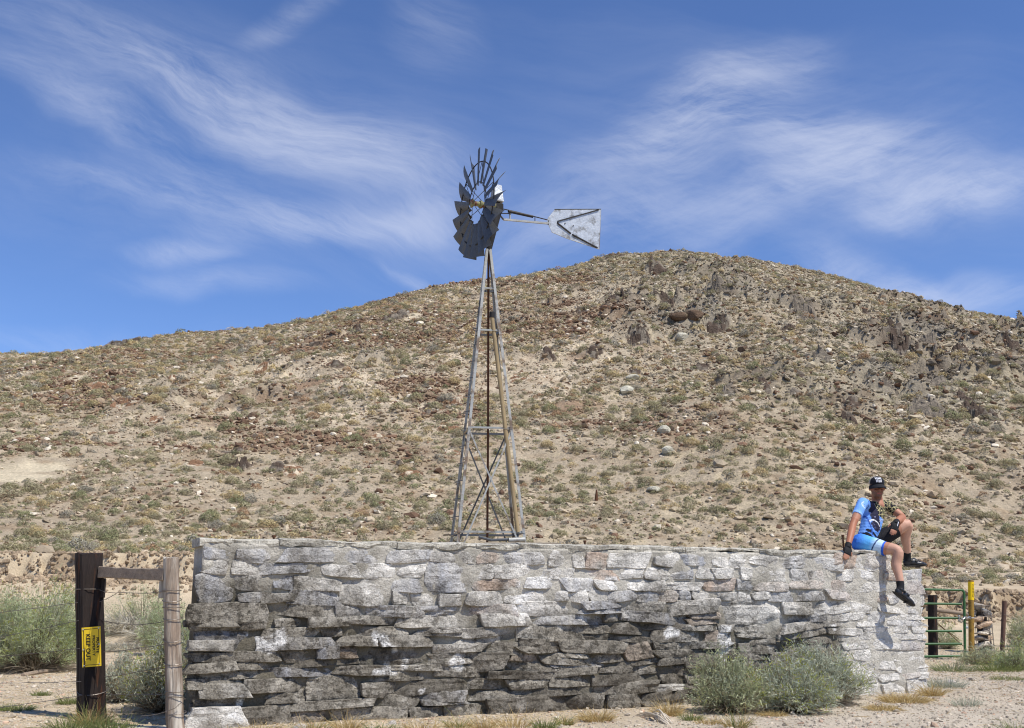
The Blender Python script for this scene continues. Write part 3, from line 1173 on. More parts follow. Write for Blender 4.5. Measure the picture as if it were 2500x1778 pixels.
# sucker rod down the middle, yellow pipe along the right front leg, outlet and timbers at the foot
MB().tube([(0, 0, -0.2), (0.01, 0, zg[1]), (0, 0, z_apex - 0.1)], 0.024, 8).build('pump_rod', M_rust, mill, smooth=True)
zp1 = float(at(1215, 780, TY)[2])
pp = [Vector((hw(z) - 0.135, -hw(z) + 0.03, z)) for z in np.linspace(z_w0 + 0.2, zp1, 9)]
MB().tube(pp, 0.043, 12).build('discharge_pipe', M_pipe, mill, smooth=True)
MB().tube([pp[-1], pp[-1] + Vector((0, 0, .12))], 0.055, 12).build('pipe_coupling', M_dark, mill, smooth=True)
q = pp[0]
MB().tube([q + Vector((0, 0, .02)), q + Vector((-.01, 0, -.1)), q + Vector((-.12, -.05, -.14)), q + Vector((-.55, -.1, -.16)), q + Vector((-.8, -.1, -.1))], 0.03, 8).build('outlet_pipe', M_galvd, mill, smooth=True)
MB().tube([q + Vector((.13, -.06, -.14)), q + Vector((-.2, -.09, -.16))], 0.05, 10).build('outlet_elbow', M_galv, mill, smooth=True)
MB().box((q.x - .1, q.y + .1, z_w0 - .45), (.1, .1, .9)).build('pump_stand', M_dark, mill)
tm = empty('timber_frame', (tow_x + 0.2, TY - 0.1, 0), R(4))
tag(tm, 'low weathered grey timber rail at the foot of the windmill', 'timber frame')
MB().box((0.45, -1.0, z_w0 - .085), (1.5, .05, .13)).build('rail', M_wood, tm, bevel=.006)
for x in (-.55, .45, 1.2):
    MB().box((x, -.94, z_w0 / 2 - .07), (.07, .07, z_w0)).build('post', M_wood, tm, bevel=.006)

# --- head: hub, wheel and vane, turned so the wheel looks left and slightly to the camera
hub_c = at(1170, 499, TY - 0.25)
AX = Vector((-0.905, -0.425, 0.0)).normalized()   # wheel axis, pointing out of its front
mrot = Matrix.Rotation(-R(9.0), 3, 'Z')
Minv = Matrix.Rotation(-R(9.0), 4, 'Z') @ Matrix.Translation((-tow_x, -TY, 0))


def ml(p):
    """world -> windmill local"""
    return Minv @ Vector(p)


hub = Vector(hub_c)
SIDE = Vector((0, 0, 1)).cross(AX).normalized()
UP = Vector((0, 0, 1))


def wpt(r, a, ax=0.0):
    return hub + (SIDE * math.cos(a) + UP * math.sin(a)) * r + AX * ax


wheel_r = 1.235
RO, RI = 0.915, 0.475


def ring(name, rad, ax, thick, mat):
    n = 54
    pts = [ml(wpt(rad, 2 * math.pi * i / n, ax)) for i in range(n + 1)]
    return MB().tube(pts, thick, 6, cap=False).build(name, mat, mill, smooth=True)


wheel = ring('wheel', RO, 0.06, 0.013, M_dark)
wheel['label'] = 'eighteen-blade wind wheel'
nb = 18
rbl = random.Random(9)
for i in range(nb):
    dpitch, dlen, dtw = R(rbl.uniform(-6, 6)), rbl.uniform(-.05, .02), rbl.uniform(-.03, .03)
    a = 2 * math.pi * (i + 0.37) / nb
    er = SIDE * math.cos(a) + UP * math.sin(a)
    et = -SIDE * math.sin(a) + UP * math.cos(a)
    vs = []
    nr_, nc_ = 5, 6
    for layer in (0, 1):
        for ir in range(nr_):
            f = ir / (nr_ - 1)
            r_ = 0.44 + (wheel_r + dlen - 0.44) * f
            wd = 0.19 + 0.235 * f
            for ic in range(nc_):
                c = ic / (nc_ - 1) - 0.5
                pitch = -R(26) + dpitch + dtw * f * 4
                curv = 0.036 * (1 - (2 * c) ** 2)
                p = hub + er * r_ + (et * math.cos(pitch) + AX * math.sin(pitch)) * (c * wd) \
                    + (-et * math.sin(pitch) + AX * math.cos(pitch)) * (curv) + AX * 0.02
                p = p + (-et * math.sin(pitch) + AX * math.cos(pitch)) * (0.003 * layer)
                vs.append(ml(p))
    m = nr_ * nc_
    fs = []
    for ir in range(nr_ - 1):
        for ic in range(nc_ - 1):
            q0 = ir * nc_ + ic
            fs.append([q0, q0 + 1, q0 + nc_ + 1, q0 + nc_])
            fs.append([m + q0, m + q0 + nc_, m + q0 + nc_ + 1, m + q0 + 1])
    rimv = [ic for ic in range(nc_)] + [ir * nc_ + nc_ - 1 for ir in range(1, nr_)] + [(nr_ - 1) * nc_ + ic for ic in range(nc_ - 2, -1, -1)] + [ir * nc_ for ir in range(nr_ - 2, 0, -1)]
    for q in range(len(rimv)):
        x0, x1 = rimv[q], rimv[(q + 1) % len(rimv)]
        fs.append([x0, m + x0, m + x1, x1])
    MB().add(vs, fs).build('blade', M_galvd, wheel, smooth=True)
    # blade bracket on the outer ring
    MB().tube([ml(hub + er * RO + AX * 0.05), ml(hub + er * (RO + .01) + et * .07 + AX * .0)], 0.012, 5).build('bracket', M_dark, wheel)
r2 = ring('inner_ring', RI, 0.05, 0.012, M_dark)
r2.parent = wheel
for i in range(6):
    a = 2 * math.pi * (i + 0.2) / 6
    MB().tube([ml(wpt(0.06, a + .25, 0.16)), ml(wpt(RO, a, 0.06))], 0.007, 5).build('spoke', M_galvd, wheel)
    MB().tube([ml(wpt(0.06, a - .25, -0.12)), ml(wpt(RO, a, 0.06))], 0.007, 5).build('spoke', M_dark, wheel)
# gearbox and hub
gear = MB()
gp = [ml(hub + AX * t) for t in (0.20, 0.17, 0.165, 0.12, 0.11, 0.0, -0.01, -0.06, -0.07, -0.16, -0.17, -0.36)]
gear.tube(gp, [0.07, 0.105, 0.105, 0.06, 0.055, 0.055, 0.085, 0.085, 0.06, 0.075, 0.11, 0.10], 14)
gear.build('gearbox', M_hub, mill, smooth=True)
back = hub - AX * 0.42
MB().tube([ml(back + Vector((0, 0, .18))), ml(back - Vector((0, 0, .05))), Vector((0, 0, z_top - .05))], [0.05, 0.12, 0.06], 10).build('mast_pipe', M_dark, mill, smooth=True)
MB().box(ml(back + Vector((0, 0, -.02))), (.26, .2, .17)).build('gear_case', M_dark, mill, bevel=.02)
# galvanised hood over the gears
hd = MB()
hx_ = [(-.12, -.12), (.13, -.12), (.13, .12), (-.12, .12)]
bot = [back + SIDE * y + AX * x + Vector((0, 0, .10)) for x, y in hx_]
top_ = [back + SIDE * y * .6 + AX * x * .7 + Vector((0, 0, .5)) for x, y in hx_]
hd.add([ml(v) for v in bot + top_], [[0, 1, 5, 4], [1, 2, 6, 5], [2, 3, 7, 6], [3, 0, 4, 7], [4, 5, 6, 7], [3, 2, 1, 0]])
hd.build('hood', M_vane, mill, bevel=.012)

# tail: bones and vane sheet
tail = -AX


def tpt(px, py, base=None):
    """pixel ray against the vertical plane holding the tail"""
    d = ray(px, py)
    n_ = np.array([tail.y, -tail.x, 0.0])
    p0 = np.array(back)
    t = np.dot(p0 - CAM, n_) / np.dot(d, n_)
    return Vector(CAM + d * t)


NV = Vector((tail.y, -tail.x, 0)).normalized()
vane_px = [(1336, 543), (1337, 533), (1354, 512), (1467, 511), (1463, 609), (1385, 583), (1347, 567)]
vp = [tpt(*p) for p in vane_px]
n = len(vp)
vn = MB().add([ml(p + NV * .004) for p in vp] + [ml(p - NV * .004) for p in vp],
              [list(range(n)), list(range(2 * n - 1, n - 1, -1))] + [[i, n + i, n + (i + 1) % n, (i + 1) % n] for i in range(n)])
vane = vn.build('tail_vane', M_vane, mill)
vane['label'] = 'pale zinc tail vane, dented, with two dark ribs'
for a_, b_ in (((1461, 513), (1361, 541)), ((1361, 541), (1361.5, 547)), ((1361, 546), (1393, 571)), ((1396, 573), (1458, 606))):
    A2, B2 = tpt(*a_) + NV * .014, tpt(*b_) + NV * .014
    MB().prism([(-.016, -.012), (.016, -.012), (.016, .012), (-.016, .012)], ml(A2), ml(B2)).build('rib', M_dark, vane)
MB().tube([ml(tpt(1354, 511.5)), ml(tpt(1467, 511))], .011, 6).build('rim', M_dark, vane)
MB().tube([ml(tpt(1467, 511)), ml(tpt(1463, 609))], .008, 6).build('rim', M_galv, vane)
MB().tube([ml(tpt(1463, 609)), ml(tpt(1385, 583)), ml(tpt(1347, 567))], .007, 6).build('rim', M_galv, vane)
for px, py in ((1379, 546), (1399, 552), (1339, 540), (1338, 548)):
    p = tpt(px, py)
    MB().tube([ml(p), ml(p + NV * .02)], .014, 7).build('bolt', M_dark, vane)
MB().tube([ml(tpt(1222, 509)), ml(tpt(1262, 518)), ml(tpt(1336, 537))], 0.012, 6).build('tail_bone', M_dark, mill)
MB().tube([ml(tpt(1240, 517) + NV * .02), ml(tpt(1300, 530) + NV * .02)], 0.032, 8).build('furl_spring', M_dark, mill)
MB().tube([ml(tpt(1222, 521)), ml(tpt(1248, 522))], 0.012, 6).build('tail_bone', M_dark, mill)
MB().prism([(-.02, -.02), (.02, -.02), (.02, .02), (-.02, .02)], ml(tpt(1229, 536)), ml(tpt(1340, 546))).build('tail_bone', M_galv, mill)
MB().tube([ml(tpt(1245, 519)), ml(tpt(1245, 537))], .018, 6).build('tail_strut', M_galv, mill)
MB().tube([ml(tpt(1306, 531)), ml(tpt(1306, 541))], .01, 6).build('tail_strut', M_dark, mill)
MB().tube([ml(tpt(1229, 536)), ml(back - Vector((0, 0, .1)))], .02, 6).build('tail_bone', M_galvd, mill)
MB().tube([ml(tpt(1222, 509)), ml(back + Vector((0, 0, .05)))], .016, 6).build('tail_bone', M_dark, mill)

# ------------------------------------------------------------------ rocks and brush of the hill


def poly_rock(r, sub=2, flat=1.0, planes=11, rough=0.05):
    """angular stone: support planes cut a unit ball"""
    v, f = ico_template(sub)
    d = v / np.linalg.norm(v, axis=1, keepdims=True)
    n = r.normal(size=(planes, 3))
    n /= np.linalg.norm(n, axis=1, keepdims=True)
    c = r.uniform(0.55, 1.0, planes)
    dn = d @ n.T
    rad = np.where(dn > 0.08, c[None] / np.maximum(dn, 0.08), 9).min(1)
    rad = np.minimum(rad, 1.15)
    rad = rad * (1 + rough * fbm(d[:, 0] * 3 + 9, d[:, 1] * 3, d[:, 2] * 3 + r.uniform(0, 50), 3, 111))
    v = d * rad[:, None]
    v[:, 2] *= flat
    return v, f


M_rock = material('weathered hill rock', vcol=True, rough=0.95, var=0.22, var_scale=1.6, var2=0.32, var2_scale=9, bump=1.0, bump_scale=6, bump_dist=0.12, spec=0.1, coord='World')

PX2M = lambda p: float(np.linalg.norm(p - CAM)) / FPX * math.cos(PITCH * .5)
OUT = [  # px, py, width px, height px, tone: d dark brown, r rusty, g grey, p pale boulder, b single brown boulder
    (284, 846, 80, 30, 'd'), (335, 832, 40, 22, 'd'), (243, 942, 60, 25, 'r'), (300, 985, 90, 40, 'r'), (768, 848, 84, 30, 'd'), (714, 874, 34, 16, 'd'),
    (614, 1022, 18, 18, 'b'), (560, 1110, 70, 40, 'd'), (592, 1140, 80, 52, 'd'), (714, 1152, 52, 44, 'r'), (475, 1136, 66, 26, 'r'), (676, 1145, 40, 28, 'd'),
    (385, 1025, 50, 22, 'r'), (57, 990, 24, 18, 'r'), (960, 781, 78, 42, 'd'), (868, 806, 36, 26, 'd'), (780, 850, 60, 26, 'r'), (826, 894, 46, 24, 'd'),
    (1035, 861, 30, 22, 'r'), (1115, 982, 44, 36, 'r'), (1044, 1007, 40, 38, 'd'), (1270, 928, 56, 38, 'r'), (1090, 1050, 80, 24, 'r'), (1002, 1162, 70, 28, 'r'),
    (1102, 1108, 50, 22, 'r'), (922, 1070, 50, 24, 'r'), (940, 985, 60, 30, 'r'), (1495, 630, 60, 24, 'd'), (1556, 626, 30, 14, 'd'), (1658, 614, 16, 12, 'd'),
    (1604, 654, 60, 38, 'd'), (1495, 652, 40, 16, 'd'), (1505, 718, 76, 46, 'd'), (1732, 718, 76, 34, 'g'), (1627, 740, 90, 42, 'd'), (1655, 788, 42, 20, 'b'),
    (1694, 778, 44, 22, 'b'), (1668, 826, 28, 18, 'p'), (1562, 817, 66, 72, 'd'), (1742, 801, 66, 32, 'd'), (1812, 855, 28, 18, 'b'), (1966, 766, 90, 56, 'g'),
    (1925, 805, 56, 32, 'd'), (1925, 836, 46, 20, 'd'), (1550, 907, 36, 24, 'd'), (1713, 900, 56, 22, 'd'), (1546, 927, 32, 15, 'p'), (1530, 958, 40, 18, 'p'),
    (1620, 1057, 30, 22, 'p'), (1867, 940, 26, 60, 'd'), (1957, 920, 20, 46, 'd'), (1841, 996, 22, 20, 'd'), (1940, 965, 40, 18, 'g'), (2192, 845, 56, 90, 'd'),
    (2277, 848, 52, 74, 'g'), (2232, 850, 30, 20, 'd'), (2343, 858, 46, 36, 'd'), (2436, 873, 62, 28, 'g'), (2180, 767, 16, 18, 'd'), (2470, 835, 40, 24, 'd'),
    (2370, 1003, 54, 96, 'd'), (2436, 1025, 20, 46, 'd'), (2074, 1028, 50, 44, 'd'), (2025, 1020, 26, 30, 'd'), (2170, 947, 46, 15, 'g'), (2291, 940, 100, 46, 'g'),
    (2270, 1003, 140, 64, 'g'), (2077, 975, 60, 28, 'd'), (2122, 770, 36, 18, 'd'), (1634, 1107, 40, 22, 'p'), (1598, 1200, 32, 16, 'p'), (1830, 1258, 14, 12, 'b'),
    (1390, 668, 50, 16, 'd'), (1330, 720, 40, 20, 'd'), (1420, 760, 50, 26, 'd'), (1880, 690, 40, 16, 'd'), (2100, 880, 40, 30, 'g'), (2010, 870, 60, 26, 'g'), (1780, 960, 40, 22, 'g'),
    (150, 905, 30, 14, 'r'), (640, 905, 50, 20, 'r'), (520, 880, 40, 16, 'r'), (430, 930, 40, 18, 'r'), (1170, 860, 40, 20, 'r'), (1340, 860, 40, 24, 'd'), (1450, 860, 44, 26, 'd')]
tones = {'d': DKROCK * 1.15, 'r': RUST * 1.05, 'g': np.array(srgb(126, 116, 102)), 'p': np.array(srgb(190, 184, 164)), 'b': np.array(srgb(104, 86, 70))}
words_ = {'d': 'dark brown jagged rock outcrop', 'r': 'rust-coloured broken rock outcrop', 'g': 'grey layered rock outcrop', 'p': 'pale flat boulder', 'b': 'brown rounded boulder'}
rr = np.random.default_rng(5)


def place_word(px, py):
    side = 'at far left' if px < 200 else 'above the black post' if px < 430 else 'above the wall\'s left end' if px < 760 else 'left of the windmill' if px < 1200 else \
        'right of the windmill tower' if px < 1480 else 'below the summit' if px < 1760 else 'right of the summit' if px < 2030 else 'above the cyclist' if px < 2270 else 'at far right'
    ht = 'on the crest' if py < 700 and px > 1250 or py < 850 and px < 420 else 'high up' if py < 850 else 'halfway up' if py < 980 else 'below mid-slope' if py < 1120 else 'low down' if py < 1230 else 'at the hill foot'
    return side, ht


def bedrock(base, W_, H_, tn, seed):
    """fractured bedrock breaking out of the slope: jointed blocks of uneven height in one sheet"""
    r = np.random.default_rng(2000 + seed)
    D = 1.9 * H_
    nx, ny = int(np.clip(W_ * 1.25 / 0.085, 22, 64)), int(np.clip(D * 1.2 / 0.085, 20, 64))
    U, V = np.meshgrid(np.linspace(-1.25, 1.25, nx), np.linspace(-1.25, 1.25, ny))
    X, Y = U * W_ / 2, V * D / 2
    wx, wy = X + 0.25 * W_ / 5 * fbm(X * 1.6, Y * 1.6, seed, 3, 180), Y + 0.25 * W_ / 5 * fbm(X * 1.6 + 9, Y * 1.6, seed, 3, 181)
    cell = max(0.28, min(W_, H_ * 1.5) / 5.5)
    gx2, gy2 = wx / (cell * 1.5), wy / (cell * 0.75)
    ix, iy = np.floor(gx2), np.floor(gy2)
    d1 = np.full(X.shape, 99.0)
    d2 = np.full(X.shape, 99.0)
    hid = np.zeros(X.shape)
    tx, ty = np.zeros(X.shape), np.zeros(X.shape)
    cr = np.zeros(X.shape)
    for dx_ in (-1, 0, 1):
        for dy_ in (-1, 0, 1):
            a, b = ix + dx_, iy + dy_
            jx, jy = _hash(a, b, a * 0 + seed, 190) * .38 + .5, _hash(a, b, a * 0 + seed, 191) * .38 + .5
            ox, oy = gx2 - (a + jx), gy2 - (b + jy)
            d = np.abs(ox) * .9 + np.abs(oy) + .25 * np.hypot(ox, oy)
            new = d < d1
            d2 = np.where(new, d1, np.minimum(d2, d))
            d1 = np.where(new, d, d1)
            hid = np.where(new, _hash(a, b, a * 0 + seed, 192) * .5 + .5, hid)
            cr = np.where(new, _hash(a, b, a * 0 + seed, 195), cr)
            tx = np.where(new, ox * _hash(a, b, a * 0 + seed, 193), tx)
            ty = np.where(new, oy * _hash(a, b, a * 0 + seed, 194), ty)
    rad = np.sqrt(U ** 2 + V ** 2) + 0.55 * fbm(X * 1.1, Y * 1.1, seed * 3.3, 4, 182)
    mask = sstep(1.05, 0.38, rad)
    p = min(0.46 * H_, 0.5 * W_)
    crack = sstep(0.16, 0.0, d2 - d1)
    rise = 0.35 + 0.65 * hid + 0.16 * tx + 0.16 * ty
    rise = 0.65 * np.floor(rise * 3.6) / 3.6 + 0.35 * rise + 0.07 * fbm(X * 4, Y * 4, seed, 3, 183)
    prot = mask * p * rise * (.62 + .38 * np.sign(noise(X * 1.1, Y * 2.6, seed, 186))) - crack * 0.16 * p * mask - (1 - sstep(.0, .25, mask)) * 0.35
    z = H(base[0] + X, np.minimum(base[1] + Y, YC + 3)) + prot - base[2]
    v = np.stack([X + 0.04 * noise(X * 5, Y * 5, z * 5, 184), Y, z], -1).reshape(-1, 3)
    i = np.arange(nx * ny).reshape(ny, nx)
    f = np.stack([i[:-1, :-1], i[:-1, 1:], i[1:, 1:], i[1:, :-1]], -1).reshape(-1, 4)
    t2 = tones['g'] if tn != 'r' else PALE * .9
    k2 = (cr > .35).astype(float)[..., None]
    c = (tones[tn] * (1 - k2) + t2 * k2) * (0.75 + 0.4 * hid)[..., None]
    soil = (1 - sstep(.05, .5, mask))[..., None]
    c = c * (1 - soil) + hill_colour(base[0] + X.ravel(), base[1] + Y.ravel()).reshape(c.shape) * soil
    return v, f, c.reshape(-1, 3)


for k, (px, py, wpx_, hpx, tn) in enumerate(OUT):
    base = on_hill(px, py)
    m = PX2M(base)
    W_, H_ = wpx_ * m, hpx * m * 1.05
    nblk = 1 if tn in 'pb' else 2
    if nblk == 1:
        v, f = poly_rock(rr, 3, 1.0, 10, 0.09)
        v = v * np.array([W_ * 0.52, W_ * 0.45, H_ * 0.62]) + np.array([0, 0, 0.12 * H_])
        fs = [f]
        cs = [np.broadcast_to(tones[tn] * rr.uniform(.9, 1.1), (len(v), 3))]
    else:
        v, f, c = bedrock(base, W_, H_, tn, k)
        fs, cs = [f], [c]
    o = mesh_obj('boulder' if nblk == 1 else 'rock_outcrop', v, np.concatenate(fs), M_rock, col=np.concatenate(cs), loc=None)
    o.location = base
    sd, ht = place_word(px, py)
    tag(o, f'{words_[tn]} {ht} {sd}, ' + ('large' if wpx_ > 60 else 'middling' if wpx_ > 34 else 'small'), 'boulder' if nblk == 1 else 'rock outcrop', 'rocks standing out of the hillside')

# loose fragments all over the slope (nobody could count them)
M_rocki = material('loose slope stone', vcol=False, color=(1, 1, 1), rough=0.95, var=0.2, var_scale=3, var2=0.2, var2_scale=14, spec=0.1, coord='World', inst=True)
NF = 170000
fx = rng.uniform(-66, 70, NF * 2)
fy = YF - 14 + (YC - YF + 16) * rng.random(NF * 2) ** 0.85
dens = 0.40 + 0.7 * fbm(fx / 6, fy / 6, 0, 4, 121) + 0.30 * sstep(0, 26, fx) * sstep(60, 80, fy) + .25 * sstep(-34, -14, fx) * sstep(60, 75, fy) + .5 * knob(fx, fy) + .45 * rubble(fx, fy)
for (q, rx_, ry_) in _patchw[:6]:
    dens = dens * (0.06 + 0.94 * sstep(0.7, 1.2, np.hypot((fx - q[0]) / rx_, (fy - q[1]) / ry_)))
keep = (rng.random(NF * 2) < dens) & (np.abs(fx) < fy * 0.52)
fx, fy = fx[keep][:NF], fy[keep][:NF]
NF = len(fx)
tmpl = [poly_rock(np.random.default_rng(900 + i), 1, 1.0, 8, 0) for i in range(24)]
tri_rock = tmpl[0][1]
tmpl_mesh = [template_mesh(v, f, M_rocki) for v, f in tmpl]
tmpl = np.stack([t[0] for t in tmpl])
size = np.clip(np.exp(rng.normal(-2.72, 0.50, NF)) * (1 + 0.3 * sstep(0, 30, fx) + .4 * rubble(fx, fy)), 0.03, 0.36)
scl = size[:, None] * np.stack([rng.uniform(.8, 1.6, NF), rng.uniform(.7, 1.3, NF), rng.uniform(.4, .95, NF)], -1)
fz = H(fx, fy) + size * 0.12
fc_ = hill_colour(fx, fy) * rng.uniform(0.68, 1.2, NF)[:, None]
dk = rng.random(NF) < 0.13 + .35 * rubble(fx, fy)
fc_[dk] = np.array(srgb(116, 92, 74)) * rng.uniform(0.7, 1.3, dk.sum())[:, None]
lt = rng.random(NF) < 0.06
fc_[lt] = np.array(srgb(214, 202, 180)) * rng.uniform(0.85, 1.05, lt.sum())[:, None]
rot_ = np.stack([rng.normal(.2, .35, NF), rng.normal(0, .35, NF), rng.uniform(0, 6.28, NF)], -1)
tag(gn_scatter('stone_fragments', np.stack([fx, fy, fz], -1), scl, rot_, rng.integers(0, 24, NF), tmpl_mesh, fc_), 'loose broken stones scattered over the hill slope', 'stones', kind='stuff')

# desert brush: dome of small leaf faces
M_leaf = material('dry brush leaves', vcol=True, rough=0.9, var=0.0, spec=0.1, translucent=0.18)


def brush_mesh(r, n, leaf, col, col2, spread=1.0, up=0.35):
    """unit-radius bush: n leaf quads through a half-ellipsoid volume, stems thicker below"""
    th = r.uniform(0, 2 * np.pi, n)
    ph = np.arccos(r.uniform(0.0, 1.0, n))
    rad = r.uniform(0.3, 1.0, n) ** 0.3
    lob = 1 + 0.28 * noise(np.cos(th) * 1.7, np.sin(th) * 1.7, r.uniform(0, 99) + ph, 131)
    d = np.stack([np.cos(th) * np.sin(ph), np.sin(th) * np.sin(ph), np.cos(ph)], -1)
    p = d * (rad * lob)[:, None]
    p[:, 2] = p[:, 2] * 0.95 + 0.03
    nrm = d + r.normal(0, 0.42, (n, 3)) + np.array([0, 0, .15])
    nrm /= np.linalg.norm(nrm, axis=1, keepdims=True)
    ax = np.cross(nrm, r.normal(size=(n, 3))) + np.array([0, 0, up])
    ax /= np.linalg.norm(ax, axis=1, keepdims=True)
    sd = np.cross(nrm, ax)
    sd /= np.linalg.norm(sd, axis=1, keepdims=True)
    L = leaf * r.uniform(0.7, 1.6, n)[:, None]
    Wd = leaf * 0.30 * r.uniform(0.6, 1.3, n)[:, None]
    q = np.stack([p - sd * Wd, p + sd * Wd, p + ax * L + sd * Wd * .6, p + ax * L - sd * Wd * .6], 1)
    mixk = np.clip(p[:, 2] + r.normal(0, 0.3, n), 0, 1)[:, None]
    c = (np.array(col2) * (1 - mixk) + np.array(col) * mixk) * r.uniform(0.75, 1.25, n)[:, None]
    return q.reshape(-1, 3), np.arange(4 * n).reshape(n, 4), np.repeat(c, 4, axis=0)


KINDS = [('sage', srgb(172, 166, 132), srgb(140, 128, 102)), ('olive', srgb(172, 166, 126), srgb(140, 130, 102)), ('straw', srgb(204, 186, 138), srgb(164, 144, 108)),
         ('rusty', srgb(178, 148, 114), srgb(144, 116, 90)), ('green', srgb(152, 154, 112), srgb(124, 120, 92)), ('greysage', srgb(164, 160, 142), srgb(130, 122, 108))]
KP = np.array([0.28, 0.17, 0.26, 0.09, 0.07, 0.13])
NB = 70000
bx = rng.uniform(-66, 70, NB)
by = YF - 16 + (YC - YF + 17) * rng.random(NB) ** 0.9
dens = (0.42 + 0.22 * sstep(95, 60, by) + 0.75 * fbm(bx / 8, by / 8, 0, 4, 141)) * (1 - .45 * rubble(bx, by))
for (q, rx_, ry_) in _patchw:
    dens = dens * (0.12 + 0.88 * sstep(0.7, 1.2, np.hypot((bx - q[0]) / rx_, (by - q[1]) / ry_)))
keep = (rng.random(NB) < dens) & (np.abs(bx) < by * 0.52) & (by > bank_y(bx) + 2.0 + 5 * rng.random(len(by)))
bx, by = bx[keep], by[keep]
NB = len(bx)
br = np.clip(np.exp(rng.normal(-1.62, 0.42, NB)), 0.08, 0.6) * (0.78 + 0.22 * sstep(50, 75, by))
bk_ = rng.choice(6, NB, p=KP)
green_low = (rng.random(NB) < 0.4) & (by < 75)
bk_[green_low] = rng.choice([0, 1, 4], green_low.sum())
bz = H(bx, by)
# seen in the frame and not behind the wall: the largest 300 stand on their own, the rest is one mass
dx, dy, dz = bx, by, bz - CAM[2]
dep = dy * math.cos(PITCH) + dz * math.sin(PITCH)
ppx = 1250 + FPX * dx / dep
ppy = 889 - FPX * (dz * math.cos(PITCH) - dy * math.sin(PITCH)) / dep
seen = (ppx > 5) & (ppx < 2495) & ((ppy < 1318) | (ppx < 455) | (ppx > 2275)) & (np.abs(ppx - 1195) > 60)
app = np.where(seen, br / dep, 0)
order = np.argsort(-app)
big = order[:300]
rest = order[300:]
proto = {}
for ki, (nm, c1, c2) in enumerate(KINDS):
    for vi in range(3):
        v, f, c = brush_mesh(np.random.default_rng(300 + ki * 10 + vi), 900, 0.10, c1, c2)
        me_o = mesh_obj('desert_shrub', v, f, M_leaf, col=c)
        proto[ki, vi] = me_o.data
        bpy.data.objects.remove(me_o)
desc = {'sage': 'grey-green sagebrush', 'olive': 'olive green brush', 'straw': 'straw yellow dry brush', 'rusty': 'rusty brown dry brush', 'green': 'green bush', 'greysage': 'silvery grey sagebrush'}
for i in big:
    o = bpy.data.objects.new('desert_shrub', proto[int(bk_[i]), int(rng.integers(0, 3))])
    C.objects.link(o)
    o.location = (bx[i], by[i], bz[i] - 0.04)
    s_ = br[i]
    o.scale = (s_ * rng.uniform(.9, 1.25), s_ * rng.uniform(.9, 1.2), s_ * rng.uniform(.85, 1.2))
    o.rotation_euler = (0, 0, rng.uniform(0, 6.28))
    sd, ht = place_word(ppx[i], ppy[i])
    tag(o, f'{desc[KINDS[int(bk_[i])][0]]} {ht} {sd}', 'shrub', 'brush dotted over the hillside')
M_leafi = material('far brush leaves', vcol=True, rough=0.9, spec=0.1, translucent=0.18, inst=True)
tb_ = []
for ki, (nm, c1, c2) in enumerate(KINDS):
    for vi in range(4):
        v, f, c = brush_mesh(np.random.default_rng(500 + ki * 10 + vi), 170, 0.19, c1, c2)
        tb_.append(template_mesh(v, f, M_leafi, c))
n = len(rest)
sc3 = br[rest][:, None] * np.stack([rng.uniform(.9, 1.3, n), rng.uniform(.9, 1.2, n), rng.uniform(.8, 1.2, n)], -1)
tag(gn_scatter('hillside_brush', np.stack([bx[rest], by[rest], bz[rest] - 0.04], -1), sc3, np.stack([rng.normal(0, .08, n), rng.normal(0, .08, n), rng.uniform(0, 6.28, n)], -1),
               bk_[rest] * 4 + rng.integers(0, 4, n), tb_, rng.uniform(.8, 1.18, n)[:, None] * np.ones((1, 3))), 'small dry desert brush covering the hillside', 'brush', kind='stuff')
print('BRUSH', NB, 'FRAG', NF)

# rusty stake on the lower slope
p = on_hill(1456, 1222)
m = PX2M(p)
st = MB().tube([p + np.array([0, 0, -.1]), p + np.array([0, 0, 8 * m]), p + np.array([.02, 0, 26 * m])], [5 * m, 4 * m, 1.8 * m], 7).build('iron_stake', M_rust)
tag(st, 'rusty iron stake on the lower slope above the wall', 'stake')

# crumbling clods along the cut bank
NC = 9000
cx = rng.uniform(-16, 18, NC)
cx = cx[(cx < -7.5) | (cx > 9.5)]
NC = len(cx)
cy = bank_y(cx) + rng.normal(-0.22, 0.22, NC) - 0.6 * (rng.random(NC) < .2) * rng.random(NC) * 2
csz = np.clip(np.exp(rng.normal(-3.35, .5, NC)), .015, .12)
cz = H(cx, cy) + csz * .1
tvar = tmpl[rng.integers(0, 24, NC)]
cc_ = np.array(srgb(176, 155, 128))[None] * rng.uniform(.7, 1.12, NC)[:, None]
v, f, c = scatter_mesh(tvar, tri_rock, np.stack([cx, cy, cz], -1), csz[:, None] * rng.uniform(.7, 1.5, (NC, 3)), rand_rot(NC, .6), cc_)
tag(mesh_obj('bank_clods', v, f, M_rock, col=c), 'crumbled earth clods along the cut bank of the wash', 'earth clods', kind='stuff')


def single_out(prefix):
    """number things that share a label from left to right, so each label points at one"""
    by = {}
    for o in C.objects:
        if o.parent is None and o.name.startswith(prefix) and 'label' in o:
            by.setdefault(o['label'], []).append(o)
    nth = ['leftmost', 'second from left', 'third from left', 'fourth from left', 'fifth from left', 'sixth from left', 'seventh from left', 'eighth from left', 'ninth from left', 'tenth from left']
    for l, os_ in by.items():
        if len(os_) < 2:
            continue
        os_.sort(key=lambda o: o.location.x / o.location.y)
        for i, o in enumerate(os_):
            o['label'] = l + ', ' + (nth[i] if i < len(nth) and i < len(os_) - 1 else 'rightmost' if i == len(os_) - 1 else ['eleventh', 'twelfth', 'thirteenth', 'fourteenth', 'fifteenth', 'sixteenth', 'seventeenth', 'eighteenth', 'nineteenth', 'twentieth'][min(i - 10, 9) if i > 9 else 0] + ' from left')


